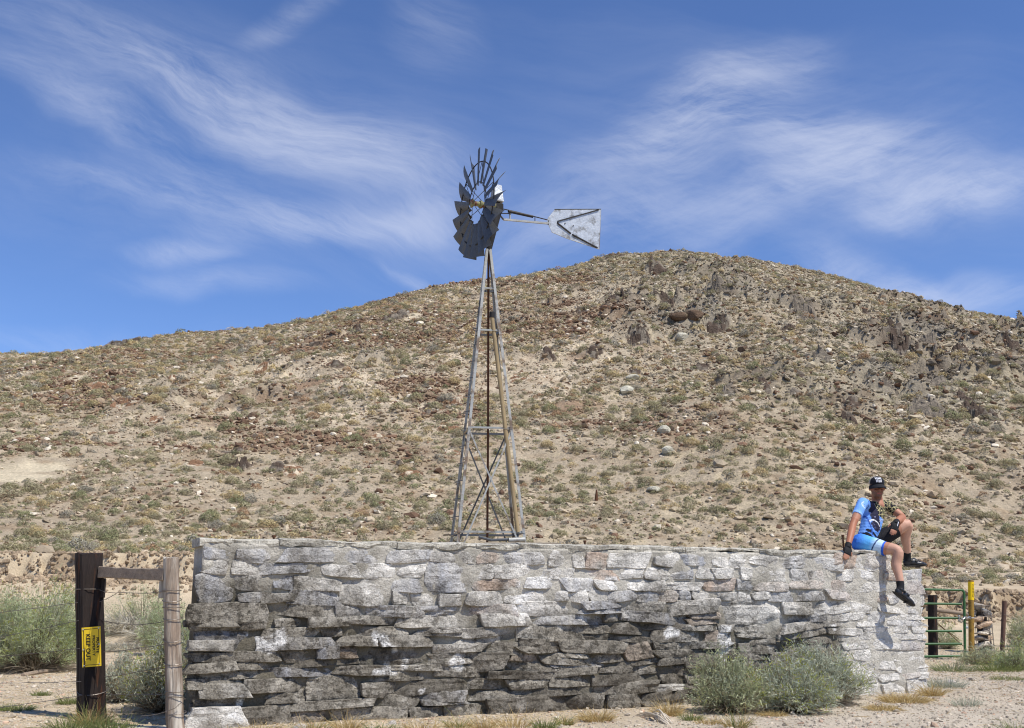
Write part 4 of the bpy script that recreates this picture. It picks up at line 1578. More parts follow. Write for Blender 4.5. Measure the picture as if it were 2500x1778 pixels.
single_out('desert_shrub')
single_out('rock_outcrop')
single_out('boulder')

# ------------------------------------------------------------------ fence, sign, gate and posts
M_tie = material('creosoted timber', srgb(40, 31, 26), rough=0.75, var=0.35, var_scale=9, var2=0.35, var2_scale=50, bump=0.7, bump_scale=30, bump_dist=0.012, stretch=(3, 3, .25), spec=0.3,
                 color2=srgb(78, 48, 30), c2_scale=7, c2_lo=0.56, c2_hi=0.66)
M_post = material('weathered post wood', srgb(138, 122, 106), rough=0.9, var=0.3, var_scale=10, var2=0.3, var2_scale=45, bump=0.7, bump_scale=30, bump_dist=0.012, stretch=(3, 3, .2), spec=0.15,
                  color2=srgb(182, 174, 160), c2_scale=3.0, c2_lo=0.44, c2_hi=0.6)
M_bar = material('silvery bar wood', srgb(150, 134, 116), rough=0.9, var=0.3, var_scale=8, var2=0.3, var2_scale=40, bump=0.7, bump_scale=30, bump_dist=0.012, stretch=(.2, 3, 3), spec=0.15)
M_wire = material('old fence wire', srgb(120, 112, 104), rough=0.5, metal=0.6, var=0.3, var_scale=9)
M_yel = material('yellow sign paint', srgb(232, 196, 36), rough=0.5, var=0.06, var_scale=9, spec=0.4)
M_black = material('black print', srgb(30, 28, 26), rough=0.6)
M_nail = material('bright nail', srgb(190, 190, 185), rough=0.35, metal=0.7)


def wood_post(name, base, top, w0, w1, mat, sides=4, seed=0, twist=0.3):
    """slightly bent, checked post with worn top"""
    base, top = Vector(base), Vector(top)
    r_ = random.Random(seed)
    n = 36
    rings = 18
    groove = [r_.choice((0, 0, 0, -.10, -.04, .02)) for _ in range(n)]
    glen = [(r_.uniform(-.2, .5), r_.uniform(.5, 1.2)) for _ in range(n)]
    vs, fs = [], []
    d = (top - base)
    for i in range(rings):
        t = i / (rings - 1)
        c = base + d * t + Vector((r_.uniform(-1, 1), r_.uniform(-1, 1), 0)) * 0.004
        wd = w0 + (w1 - w0) * t
        for k in range(n):
            a = 2 * math.pi * k / n + twist
            if sides == 4:
                q = max(abs(math.cos(a - twist)), abs(math.sin(a - twist)))
                rad = wd / 2 / q * (0.96 if q > .78 else 0.92)
            else:
                rad = wd / 2 * (1 + 0.05 * math.cos(3 * a + seed))
            rad *= 1 + r_.uniform(-0.008, 0.008) + (groove[k] if glen[k][0] < t < glen[k][1] else 0)
            z = 0.0 if i < rings - 1 else r_.uniform(-0.012, 0.010)
            vs.append(c + Vector((math.cos(a) * rad, math.sin(a) * rad, z)))
    for i in range(rings - 1):
        for k in range(n):
            fs.append([i * n + k, i * n + (k + 1) % n, (i + 1) * n + (k + 1) % n, (i + 1) * n + k])
    tc_ = len(vs)
    vs.append(top + Vector((0, 0, 0.004)))
    for k in range(n):
        fs.append([(rings - 1) * n + k, (rings - 1) * n + (k + 1) % n, tc_])
    return MB().add([v - base for v in vs], fs).build(name, mat, None, smooth=False)


tb = ground(229, 1760)
tt = at(216, 1352, tb[1])
wtie = 60 / FPX * tb[1]
tie = wood_post('fence_post', tb - np.array([0.001, 0, .15]), tt, wtie, wtie * 0.95, M_tie, 4, 3, R(45 - 8))
tie.location = tb - np.array([0.001, 0, .15])
tag(tie, 'thick black creosoted fence post carrying the yellow sign', 'fence post')
gb = ground(432, 1792)
gt = at(416, 1362, gb[1])
wgp = 40 / FPX * gb[1]
gpost = wood_post('fence_post', gb - np.array([0, 0, .15]), gt, wgp * 1.05, wgp * 0.9, M_post, 8, 5)
gpost.location = gb - np.array([0, 0, .15])
tag(gpost, 'slim grey-brown wooden fence post beside the left end of the stone wall', 'fence post')
# brace bar between the two posts
a_, b_ = at(243, 1397, tb[1] - 0.02), at(402, 1404, gb[1] + 0.0)
hb2 = 25 / FPX * tb[1]
bar = MB()
nseg = 10
pv = []
rb = random.Random(4)
for i in range(nseg + 1):
    t = i / nseg
    c = Vector(lerp(a_, b_, t))
    for (dy, dz) in ((-.045, -.5), (.045, -.5), (.045, .5), (-.045, .5)):
        pv.append(c + Vector((0, dy, dz * hb2)) + Vector((0, rb.uniform(-.004, .004), rb.uniform(-.005, .005))))
bf = [[i * 4 + k, i * 4 + (k + 1) % 4, i * 4 + 4 + (k + 1) % 4, i * 4 + 4 + k] for i in range(nseg) for k in range(4)] + [[3, 2, 1, 0], [nseg * 4 + k for k in range(4)]]
bar.add(pv, bf)
tag(bar.build('brace_rail', M_bar, bevel=.006), 'weathered grey wooden rail nailed between the black post and slim post', 'rail')
blk = MB().box(at(252, 1436, tb[1] - .03), (.03, .05, 46 / FPX * tb[1])).build('support_block', M_tie, bevel=.006)
tag(blk, 'dark wooden block under the left end of the brace rail', 'wooden block')
blk = MB().box(at(397, 1437, gb[1] + .03), (.045, .06, 46 / FPX * gb[1])).build('support_block', M_post, bevel=.006)
tag(blk, 'brown wooden block under the right end of the brace rail', 'wooden block')


# sign on the black post
def text_mesh(body, size):
    cu = bpy.data.curves.new('lettering', 'FONT')
    cu.body = body
    cu.size = size
    cu.align_x = 'CENTER'
    cu.align_y = 'CENTER'
    cu.extrude = 0.0
    o = bpy.data.objects.new('lettering', cu)
    C.objects.link(o)
    bpy.context.view_layer.update()
    dg = bpy.context.evaluated_depsgraph_get()
    me = bpy.data.meshes.new_from_object(o.evaluated_get(dg))
    bpy.data.objects.remove(o)
    v = np.array([x.co[:] for x in me.vertices])
    f = [list(p.vertices) for p in me.polygons]
    bpy.data.meshes.remove(me)
    return v, f


def fit_text(body, w, h, bold=0.0):
    v, f = text_mesh(body, 1.0)
    mn, mx = v.min(0), v.max(0)
    c = (mn + mx) / 2
    v = (v - c) / (mx - mn + 1e-9)[None] * np.array([w, h, 0])
    if bold:   # thicken: same letters laid four times a hair apart
        vs, fs = [], []
        for i, (dx_, dy_) in enumerate(((-bold, -bold), (bold, -bold), (-bold, bold), (bold, bold))):
            fs += [[q + i * len(v) for q in p] for p in f]
            vs.append(v + np.array([dx_, dy_, i * 0.00012]))
        return np.concatenate(vs), fs
    return v, f


syd = tb[1] - wtie / 2 - 0.02
c4 = [at(px, py, syd) for px, py in ((199.5, 1533), (245, 1529), (247.5, 1626), (201, 1630))]
c4 = [Vector(c) for c in c4]
sc0 = sum(c4, Vector()) / 4
ex = ((c4[1] - c4[0]) + (c4[2] - c4[3])).normalized()
ez = ((c4[0] - c4[3]) + (c4[1] - c4[2])).normalized()
sw = ((c4[1] - c4[0]).length + (c4[2] - c4[3]).length) / 2
sh = ((c4[0] - c4[3]).length + (c4[1] - c4[2]).length) / 2
sgn = empty('sign', sc0)
tag(sgn, 'yellow PRIVATE PROPERTY KEEP OUT sign nailed sideways to the black post', 'sign')
ny = ex.cross(ez).normalized()
if ny.y > 0:
    ny = -ny


def sp(x, z, o):
    return ex * x + ez * z + ny * o


def sign_quad(name, x0, x1, z0, z1, o, mat, th=0.002):
    vs = [sp(x, z, oo) for oo in (o, o - th) for x, z in ((x0, z0), (x1, z0), (x1, z1), (x0, z1))]
    return MB().add(vs, [[0, 1, 2, 3], [7, 6, 5, 4], [0, 4, 5, 1], [1, 5, 6, 2], [2, 6, 7, 3], [3, 7, 4, 0]]).build(name, mat, sgn)


sign_quad('panel', -sw / 2, sw / 2, -sh / 2, sh / 2, 0.0, M_yel, .003)
bw, ins = sw * 0.022, sw * 0.09
for nm_, q in (('border_line', (-sw / 2 + ins, -sw / 2 + ins + bw, -sh / 2 + ins, sh / 2 - ins)), ('border_line', (sw / 2 - ins - bw, sw / 2 - ins, -sh / 2 + ins, sh / 2 - ins)),
               ('border_line', (-sw / 2 + ins + bw, sw / 2 - ins - bw, -sh / 2 + ins, -sh / 2 + ins + bw)), ('border_line', (-sw / 2 + ins + bw, sw / 2 - ins - bw, sh / 2 - ins - bw, sh / 2 - ins))):
    sign_quad(nm_, *q, 0.0015, M_black, .001)
for nx_, nz_ in ((-.41, .45), (.41, .46), (.42, .05), (-.42, -.06), (-.41, -.46), (.41, -.44)):
    c = sp(nx_ * sw, nz_ * sh, 0.0)
    MB().tube([c, c + ny * .004, c + ny * .006], [.007, .007, .003], 8).build('nail', M_nail, sgn, smooth=True)
# lettering reads from top to bottom
for body, xc, zc, ln, ht in (('KEEP OUT', -.17, -.01, .66, .215), ('PROPERTY', .13, .02, .51, .135), ('PRIVATE', .33, .03, .385, .135)):
    v, f = fit_text(body, ln * sh, ht * sw, bold=0.0011 if body == 'KEEP OUT' else 0.0009)
    vs = [sp(xc * sw + q[1], zc * sh - q[0], 0.0016 + q[2]) for q in v]
    o = mesh_obj('lettering', vs, f, M_black, sgn)
sign_quad('maker_mark', -.40 * sw, -.31 * sw, -.42 * sh, -.345 * sh, 0.001, material('grey print', srgb(140, 120, 40), rough=.6), .0006)


# barbed wire
def wire(pts, name, label, mat=M_wire, rad=0.0024, barbs=True, sag=0.0, group='barbed wire strands'):
    m = MB()
    P_ = [Vector(p) for p in pts]
    fine = []
    for i in range(len(P_) - 1):
        n = max(2, int((P_[i + 1] - P_[i]).length / 0.12))
        for k in range(n):
            t = k / n
            q = P_[i].lerp(P_[i + 1], t)
            q.z -= sag * 4 * t * (1 - t)
            fine.append(q)
    fine.append(P_[-1])
    r_ = random.Random(len(fine))
    fine = [q + Vector((0, 0, r_.uniform(-.003, .003))) for q in fine]
    m.tube(fine, rad, 4)
    if barbs:
        for q in fine[1:-1]:
            d = Vector((r_.uniform(-.4, .4), r_.uniform(-1, 1), r_.uniform(-1, 1))).normalized() * 0.013
            m.tube([q - d, q + d], rad * .7, 3)
    o = m.build(name, mat)
    tag(o, label, 'barbed wire' if barbs else 'wire', group)
    return o


yl = tb[1] - wtie * .5 - .01
ordl = ['top', 'second', 'middle', 'fourth', 'lowest']
for i, (p0, p1) in enumerate([((-200, 1520), (190, 1472)), ((-200, 1597), (192, 1516)), ((-200, 1623), (195, 1584)), ((-200, 1671), (198, 1665)), ((-200, 1757), (199, 1699))]):
    A_, B_ = at(*p0, tb[1] + 1.2), at(*p1, yl)
    wire([A_, B_], 'barbed_wire', f'{ordl[i]} barbed wire strand left of the black post')
for i, ptsx in enumerate([[(243, 1441), (295, 1447), (404, 1444)], [(250, 1515), (330, 1525), (408, 1515)], [(253, 1592), (410, 1571)], [(255, 1653), (414, 1624)], [(256, 1694), (414, 1694)]]):
    n_ = len(ptsx)
    P_ = [at(px, py, lerp(yl, gb[1] - wgp / 2, k / (n_ - 1))) for k, (px, py) in enumerate(ptsx)]
    wire(P_, 'barbed_wire', f'{ordl[i]} barbed wire strand between the black post and the slim post', sag=.01)
wire([at(243, 1470, yl), at(262, 1462, yl), at(285, 1450, yl)], 'barbed_wire', 'short loose wire end twisted below the brace rail', sag=.0)
wire([at(345, 1748, gb[1] - .1), at(385, 1744, gb[1] - .1), at(428, 1729, gb[1] - .1), at(442, 1715, gb[1] - .08)], 'barbed_wire', 'loose pale wire curling at the foot of the slim post', sag=.0)


def wrap(c, rad, n, name, label, tilt=0.0):
    pts = [Vector(c) + Vector((math.cos(a) * rad, math.sin(a) * rad, tilt * math.sin(a))) for a in np.linspace(0, 2 * math.pi, 17)]
    o = MB().tube(pts, 0.0035, 4, cap=False).build(name, M_wire)
    tag(o, label, 'wire', 'wire loops round the posts')


for i, (py, tl) in enumerate(((1444, 0), (1468, .015), (1486, .0), (1513, .01), (1562, .03), (1620, .02), (1691, .0), (1708, -.02), (1741, .01))):
    t = (py - 1362) / (1792 - 1362)
    wrap(lerp(np.array(gt), np.array(gb), t), wgp / 2 * 1.12, 0, 'wire_loop', ['topmost', 'second', 'third', 'fourth', 'fifth', 'sixth', 'seventh', 'eighth', 'lowest'][i] + ' wire loop round the slim grey post', tl)
for i, (py, tl) in enumerate(((1441, .0), (1688, .03))):
    t = (py - 1352) / (1760 - 1352)
    wrap(lerp(np.array(tt), np.array(tb), t), wtie * .56, 0, 'wire_loop', 'wire loop round the black post above the sign' if i == 0 else 'wire loop round the black post near the ground', tl)

# distant steel post at the left edge
b0 = ground(31, 1535)
t0_ = at(31, 1436, b0[1])
tp_ = empty('steel_post', b0)
tag(tp_, 'thin rusty steel fence post with white tip near the left edge', 'fence post')
hp_ = float(t0_[2] - b0[2])
MB().prism([(-.02, -.004), (.02, -.004), (.02, .004), (.004, .004), (.004, .03), (-.004, .03), (-.004, .004), (-.02, .004)], (0, 0, -.2), (0, 0, hp_ - .07), up=(0, 1, 0)).build('shaft', M_rust, tp_)
MB().prism([(-.021, -.005), (.021, -.005), (.021, .005), (-.021, .005)], (0, 0, hp_ - .07), (0, 0, hp_), up=(0, 1, 0)).build('painted_tip', material('white tip paint', srgb(215, 212, 205), rough=.6), tp_)

# ---- right: green gate
M_green = material('green gate paint', srgb(48, 92, 46), rough=0.45, var=0.15, var_scale=6, spec=0.45)
gd = ground(2352, 1614)[1]
gate = empty('gate', at(2352, 1614, gd))
tag(gate, 'green tubular steel farm gate with six rails at the right end of the wall', 'gate')
g0 = np.array(gate.location)


def gl(px, py, dy=0.0):
    return at(px, py, gd + dy) - g0


for i, (pl, pr) in enumerate(((1437.5, 1441), (1473, 1475), (1509, 1509), (1541, 1541), (1573, 1572), (1604, 1602))):
    A_ = gl(1960, pl + (pl - pr) * 1.2, .0)
    MB().tube([A_, gl(2348 if i else 2345, pr)], 0.019, 10).build('rail', M_green, gate, smooth=True)
MB().tube([gl(2343, 1441), gl(2350, 1441.5), gl(2353.5, 1447), gl(2354.5, 1500), gl(2356, 1605)], 0.021, 10).build('upright', M_green, gate, smooth=True)
bp_ = [at(2276, py, gd + .35) for py in (1606, 1454)]
bigp = wood_post('gate_post', bp_[0] - np.array([0, 0, .25]), bp_[1], .135, .13, M_tie, 4, 11, R(45))
bigp.location = bp_[0] - np.array([0, 0, .25])
tag(bigp, 'dark timber gate post standing behind the green gate', 'gate post')
pr = MB().tube([at(2262, 1487, gd + .45), at(2320, 1494, gd + .45), at(2372, 1502, gd + .45)], .038, 10).build('pole_rail', M_bar, smooth=True)
tag(pr, 'grey wooden pole rail running behind the green gate', 'rail')
for k_, (pts_, lbl) in enumerate(((((2282, 1515), (2352, 1578)), 'brace wire slanting down behind the green gate'), (((2282, 1520), (2340, 1560)), 'second slanting brace wire behind the green gate'))):
    tag(MB().tube([at(*pts_[0], gd + .4), at(*pts_[1], gd + .4)], .006, 5).build('brace_wire', M_rust), lbl, 'wire')
# chain and padlock
ch = empty('chain', at(2350, 1505, gd - .04))
tag(ch, 'bright steel chain looped round the gate upright and marker post', 'chain')
cpts = [at(px, py, gd - .05 + .02 * (i % 2)) for i, (px, py) in enumerate(((2341, 1503), (2345, 1509), (2342, 1515), (2346, 1520), (2350, 1512), (2354, 1508), (2359, 1508), (2364, 1508), (2370, 1509), (2377, 1509)))]
for i in range(len(cpts) - 1):
    A_, B_ = Vector(cpts[i]), Vector(cpts[i + 1])
    d = B_ - A_
    sd_ = d.cross(Vector((0, 1, 0) if i % 2 else (0, 0, 1))).normalized() * .016
    c0 = Vector(ch.location)
    MB().tube([A_ + sd_ - c0, B_ + sd_ - c0, B_ - sd_ - c0, A_ - sd_ - c0, A_ + sd_ - c0], .0075, 5).build('link', M_nail, ch)
pdl = empty('padlock', at(2361, 1532, gd - .05))
tag(pdl, 'small bright padlock hanging from the gate chain', 'padlock')
MB().box((0, 0, 0), (.04, .02, .045)).build('body', M_nail, pdl, bevel=.005)
MB().tube([(-.013, 0, .02), (-.013, 0, .045), (0, 0, .058), (.013, 0, .045), (.013, 0, .02)], .004, 6).build('shackle', M_nail, pdl)

# yellow marker post
mb_ = ground(2372, 1610)
mt = at(2370.5, 1417, mb_[1])
mk = empty('marker_post', mb_)
tag(mk, 'yellow pipeline marker post with black print beside the gate', 'marker post')
hm = float(mt[2])
rm = 6.6 / FPX * mb_[1]
M_mus = material('weathered mustard paint', srgb(150, 118, 52), rough=.7, var=.2, var_scale=6, var2=.2, var2_scale=30, color2=srgb(92, 70, 44), c2_scale=5, c2_lo=.52, c2_hi=.66)
top_off = Vector((float(mt[0] - mb_[0]), 0, 0))


def mk_pt(z):
    return Vector((top_off.x * z / hm, 0, z))


MB().tube([mk_pt(-.1) + Vector((0, 0, 0)), mk_pt(hm)], rm, 14).build('shaft', M_mus, mk, smooth=True)
zs0, zs1 = float(at(2370, 1465, mb_[1])[2]), float(at(2370, 1421, mb_[1])[2])
slv = MB().tube([mk_pt(zs0), mk_pt(zs1)], rm * 1.05, 14).build('sticker', material('bright yellow sticker', srgb(240, 200, 20), rough=.5, var=.05), mk, smooth=True)
rq = random.Random(8)
for col_, (xo, za, zb_) in enumerate(((.12, .16, .82), (.48, .1, .9), (.70, .3, .62))):   # small upright print, too far away to read
    z = za
    while z < zb_:
        h_ = rq.uniform(.035, .06)
        a0 = -math.pi / 2 + xo - .1
        zc = zs0 + (zs1 - zs0) * z
        w_ = rq.uniform(.10, .2)
        vs = []
        for zz in (zc, zc + (zs1 - zs0) * h_):
            for aa in (a0, a0 + w_):
                vs.append(mk_pt(zz) + Vector((math.cos(aa) * rm * 1.075, math.sin(aa) * rm * 1.075, 0)))
        MB().add(vs, [[0, 1, 3, 2]]).build('print', M_black, slv)
        z += h_ + .03

# rock-filled wire basket
gbb = ground(2404, 1597)
gab = empty('rock_basket', gbb)
tag(gab, 'upright wire basket filled with pale stones beside the yellow marker post', 'rock basket')
hg = float(at(2404, 1478, gbb[1])[2])
rg = 23 / FPX * gbb[1]
rk = np.random.default_rng(77)
MB().tube([(0, 0, 0), (0, 0, hg * .93)], rg * .5, 12).build('gap_shade_core', material('painted gap shade', srgb(62, 54, 46), rough=.95), gab)  # dark core added so the gaps between the stones look shaded
z = 0.04
while z < hg:
    for q in range(4):
        a = rk.uniform(0, 2 * math.pi) if q > 1 else (-math.pi / 2 + rk.uniform(-.9, .9) if q else -math.pi / 2 + rk.uniform(-1.4, 1.4))
        v, f = poly_rock(rk, 2, 1.0, 10, .06)
        s3 = np.array([rk.uniform(.07, .14), rk.uniform(.06, .10), rk.uniform(.035, .062)])
        ang = rk.uniform(-.5, .5)
        v = v * s3
        v = np.stack([v[:, 0] * math.cos(ang) - v[:, 2] * math.sin(ang), v[:, 1], v[:, 0] * math.sin(ang) + v[:, 2] * math.cos(ang)], -1)
        v = v + np.array([math.cos(a) * rg * .66, math.sin(a) * rg * .66, z + rk.uniform(-.02, .02)])
        base_c = [srgb(216, 204, 184), srgb(170, 160, 146), srgb(196, 170, 142), srgb(140, 138, 134)][rk.integers(0, 4)]
        mesh_obj('stone', v, f, M_rock, gab, col=np.broadcast_to(np.array(base_c) * rk.uniform(.85, 1.1), (len(v), 3)))
    z += .115
for k in range(10):
    a = 2 * math.pi * k / 10
    MB().tube([(math.cos(a) * rg, math.sin(a) * rg, 0), (math.cos(a) * rg * .97, math.sin(a) * rg * .97, hg)], .004, 4).build('wire_upright', M_wire, gab)
for z in np.linspace(.06, hg, 9):
    pts = [(math.cos(a) * rg, math.sin(a) * rg, z) for a in np.linspace(0, 2 * math.pi, 15)]
    MB().tube(pts, .004, 4, cap=False).build('wire_hoop', M_wire, gab)
for x_o in (-rg * .95, rg * .85):
    MB().tube([(x_o, .05, -.1), (x_o * .92, .05, hg * (1.2 if x_o < 0 else .55))], .022, 7).build('stake', M_dark, gab)

# rusty pipe post and its wires at the right edge
pb, pt_ = ground(2443, 1622), None
pt_ = at(2452.5, 1468, pb[1])
pp_ = MB().tube([np.array(pb) - np.array([0, 0, .1]), pt_], 5.2 / FPX * pb[1], 10).build('pipe_post', material('brown rusty pipe', srgb(96, 72, 60), rough=.75, var=.25, var_scale=6, var2=.2, var2_scale=40), smooth=True)
tag(pp_, 'leaning rusty pipe fence post near the right edge', 'fence post')
for i, (p0, p1) in enumerate((((2451, 1500), (2560, 1545)), ((2449, 1548), (2560, 1560)), ((2446, 1582), (2560, 1618)))):
    wire([at(*p0, pb[1] - .04), at(*p1, pb[1] - .5)], 'barbed_wire', f'{["top", "middle", "lowest"][i]} barbed wire strand right of the rusty pipe post', group='barbed wire strands')

# rusty anchor bolts left in the wall top
for i, (px, py, hh) in enumerate(((668, 1324, 14), (1428, 1336, 14), (2060, 1344, 34), (1258, 1340, 10))):
    c = wpx(px, py, -.16)
    m = PX2M(c)
    bo = empty('anchor_bolt', c)
    tag(bo, ['rusty anchor bolt in the wall top near its left end', 'rusty anchor bolt in the wall top right of the windmill', 'long rusty bolt in the wall top behind the gloved hand', 'short rusty bolt in the wall top at the foot of the windmill'][i], 'bolt')
    MB().tube([(0, 0, -.05), (0, 0, hh * m)], .009, 7).build('shank', M_rust, bo)
    MB().tube([(0, 0, hh * m - .012), (0, 0, hh * m + .008)], .017, 6).build('nut', M_rust, bo)

# ------------------------------------------------------------------ the cyclist sitting on the wall end
M_skin = material('tanned skin', vcol=True, rough=0.55, var=0.06, var_scale=20, spec=0.35)
M_cloth = material('printed jersey cloth', vcol=True, rough=0.7, spec=0.2, bump=.7, bump_scale=9, bump_dist=.03)
M_blk = material('black fabric', srgb(28, 28, 30), rough=0.8, var=.15, var_scale=20)
M_shoe = material('black cycling shoe', srgb(34, 34, 36), rough=0.38, spec=0.5, var=.12, var_scale=15)
M_white = material('white print', srgb(232, 232, 236), rough=0.7)


def PP(px, py, o):
    return Vector(wpx(px, py, o))


E_ = Vector(WE)
N_ = Vector(WN)
Z_ = Vector((0, 0, 1))
pelv = PP(2112, 1326, -.24)
chest = PP(2131, 1254, -.26)
neckb = PP(2142, 1224, -.25)
headc = PP(2141, 1190, -.20)
FAC = (E_ * .12 + N_ * .99).normalized()          # torso faces right-front
RGT = (-E_ * .99 + N_ * .12).normalized()         # his right hand side
shR, shL = PP(2106, 1227, -.19), PP(2165, 1232, -.30)
elR, elL = PP(2083, 1279, -.13), PP(2203, 1263, -.13)
wrR, wrL = PP(2070, 1335, .005), PP(2187, 1276, .02)
hipR, hipL = pelv + RGT * .09 + N_ * .02, pelv - RGT * .09
knR, knL = PP(2189, 1347, .14), PP(2213, 1283, -.06)
anR, anL = PP(2199, 1438, .20), PP(2215, 1364, -.20)
print('PERSON thigh', (knR - hipR).length, (knL - hipL).length, 'shin', (anR - knR).length, (anL - knL).length, 'uarm', (elR - shR).length, (elL - shL).length,
      'farm', (wrR - elR).length, (wrL - elL).length, 'torso', (neckb - pelv).length)

SKIN = np.array(srgb(178, 126, 100))
PALESKIN = np.array(srgb(192, 148, 124))


def ell(c, r3, axes=None, sub=3):
    """ellipsoid points/faces; axes = 3 orthonormal vectors"""
    v, f = ico_template(sub)
    A = np.array([list(a) for a in (axes or (Vector((1, 0, 0)), Vector((0, 1, 0)), Z_))])
    return (v * np.array(r3)) @ A + np.array(c), f.tolist()


def cap_tube(mb, pts, rad, n=14, round_ends=(True, True)):
    mb.tube(pts, rad, n)
    if round_ends[0]:
        mb.add(*ell(pts[0], [rad[0]] * 3, sub=2))
    if round_ends[1]:
        mb.add(*ell(pts[-1], [rad[-1]] * 3, sub=2))


def limb(pts, rads, per=5):
    """smooth polyline through control points with interpolated radii"""
    P_, R_ = [], []
    k = len(pts)
    for i in range(k - 1):
        p0, p1, p2, p3 = pts[max(i - 1, 0)], pts[i], pts[i + 1], pts[min(i + 2, k - 1)]
        for j in range(per):
            t = j / per
            q = 0.5 * ((2 * p1) + (p2 - p0) * t + (2 * p0 - 5 * p1 + 4 * p2 - p3) * t * t + (3 * p1 - p0 - 3 * p2 + p3) * t ** 3)
            P_.append(q)
            s_ = t * t * (3 - 2 * t)
            R_.append(rads[i] * (1 - s_) + rads[i + 1] * s_)
    P_.append(pts[-1])
    R_.append(rads[-1])
    return P_, R_


def fuse(mb, name, voxel, smooth_it, mat, parent, colour=None, smooth_f=0.5):
    """union of everything in mb as one continuous skin"""
    o = mb.build(name, None)
    md = o.modifiers.new('r', 'REMESH')
    md.mode = 'VOXEL'
    md.voxel_size = voxel
    sm = o.modifiers.new('s', 'SMOOTH')
    sm.factor = smooth_f
    sm.iterations = smooth_it
    bpy.context.view_layer.update()
    dg = bpy.context.evaluated_depsgraph_get()
    me = bpy.data.meshes.new_from_object(o.evaluated_get(dg))
    me.name = name
    bpy.data.objects.remove(o)
    no = bpy.data.objects.new(name, me)
    C.objects.link(no)
    me.materials.clear()
    me.materials.append(mat)
    me.polygons.foreach_set('use_smooth', np.ones(len(me.polygons), bool))
    v = np.empty(len(me.vertices) * 3, np.float32)
    me.vertices.foreach_get('co', v)
    v = v.reshape(-1, 3)
    if colour is not None:
        c = colour(v)
        a = me.color_attributes.new('Col', 'FLOAT_COLOR', 'POINT')
        c4 = np.ones((len(v), 4), np.float32)
        c4[:, :3] = np.clip(c, 0, 1)
        a.data.foreach_set('color', c4.ravel())
    me.vertices.foreach_set('co', (v - np.array(person.location, np.float32)).ravel())
    me.update()
    no.parent = parent
    return no


person = empty('person', pelv - Z_ * .12)
tag(person, 'seated cyclist in blue jersey and black cap on the right end of the wall', 'person')
bpy.context.view_layer.update()


def seg_t(v, a, b):
    a, b = np.array(a), np.array(b)
    d = b - a
    return ((v - a) @ d) / (d @ d)


def dist_seg(v, a, b):
    t = np.clip(seg_t(v, a, b), 0, 1)[:, None]
    return np.linalg.norm(v - (np.array(a) + t * (np.array(b) - np.array(a))), axis=1)


# --- body: legs, arms, neck, head in one skin
B = MB()
for hp, kn, an in ((hipR, knR, anR), (hipL, knL, anL)):
    mid = hp.lerp(kn, .55)
    bend = (an - kn).normalized().cross((hp - kn).normalized()).cross((hp - kn)).normalized()
    back_ = ((hp + an) / 2 - kn).normalized()
    calf = kn.lerp(an, .32) + (-(N_ * .25 + E_ * .0)).normalized() * .012 + back_ * .012
    P_, R_ = limb([hp, mid, kn - back_ * .012, calf, kn.lerp(an, .72), an, an + (an - kn).normalized() * .05], [.086, .077, .058, .056, .042, .036, .036], 5)
    cap_tube(B, P_, R_)
    B.add(*ell(kn - back_ * .026, [.044, .044, .05], sub=2))
for sh_, el_, wr_ in ((shR, elR, wrR), (shL, elL, wrL)):
    P_, R_ = limb([sh_, sh_.lerp(el_, .45), el_, el_.lerp(wr_, .35), wr_], [.056, .051, .040, .042, .029], 5)
    cap_tube(B, P_, R_)
P_, R_ = limb([neckb - Z_ * .05, neckb + Z_ * .03, headc - Z_ * .05 - N_ * .015], [.075, .06, .056], 4)
cap_tube(B, P_, R_)
# head looking at the camera, a little down
HF = (N_ * .86 - E_ * .42 - Z_ * .10).normalized()
HR = Z_.cross(HF).normalized() * -1.0           # his right = viewer's left
HU = HF.cross(HR).normalized()
if HU.z < 0:
    HU = -HU
ax_h = (HR, HF, HU)


def hp_(r, f_, u):
    return headc + HR * r + HF * f_ + HU * u


B.add(*ell(hp_(0, -.012, .018), [.077, .095, .10], ax_h))
B.add(*ell(hp_(0, .022, -.055), [.058, .066, .062], ax_h))
B.add(*ell(hp_(0, .062, -.098), [.026, .024, .020], ax_h, 2))      # chin
B.add(*ell(hp_(0, .095, -.028), [.014, .022, .024], ax_h, 2))      # nose
B.add(*ell(hp_(0, .104, -.040), [.018, .014, .012], ax_h, 2))
for s_ in (-1, 1):
    B.add(*ell(hp_(s_ * .080, -.01, -.012), [.012, .020, .032], ax_h, 2))   # ears
    B.add(*ell(hp_(s_ * .034, .070, -.038), [.022, .018, .018], ax_h, 2))   # cheeks
B.add(*ell(hp_(0, .076, .018), [.055, .016, .012], ax_h, 2))       # brow


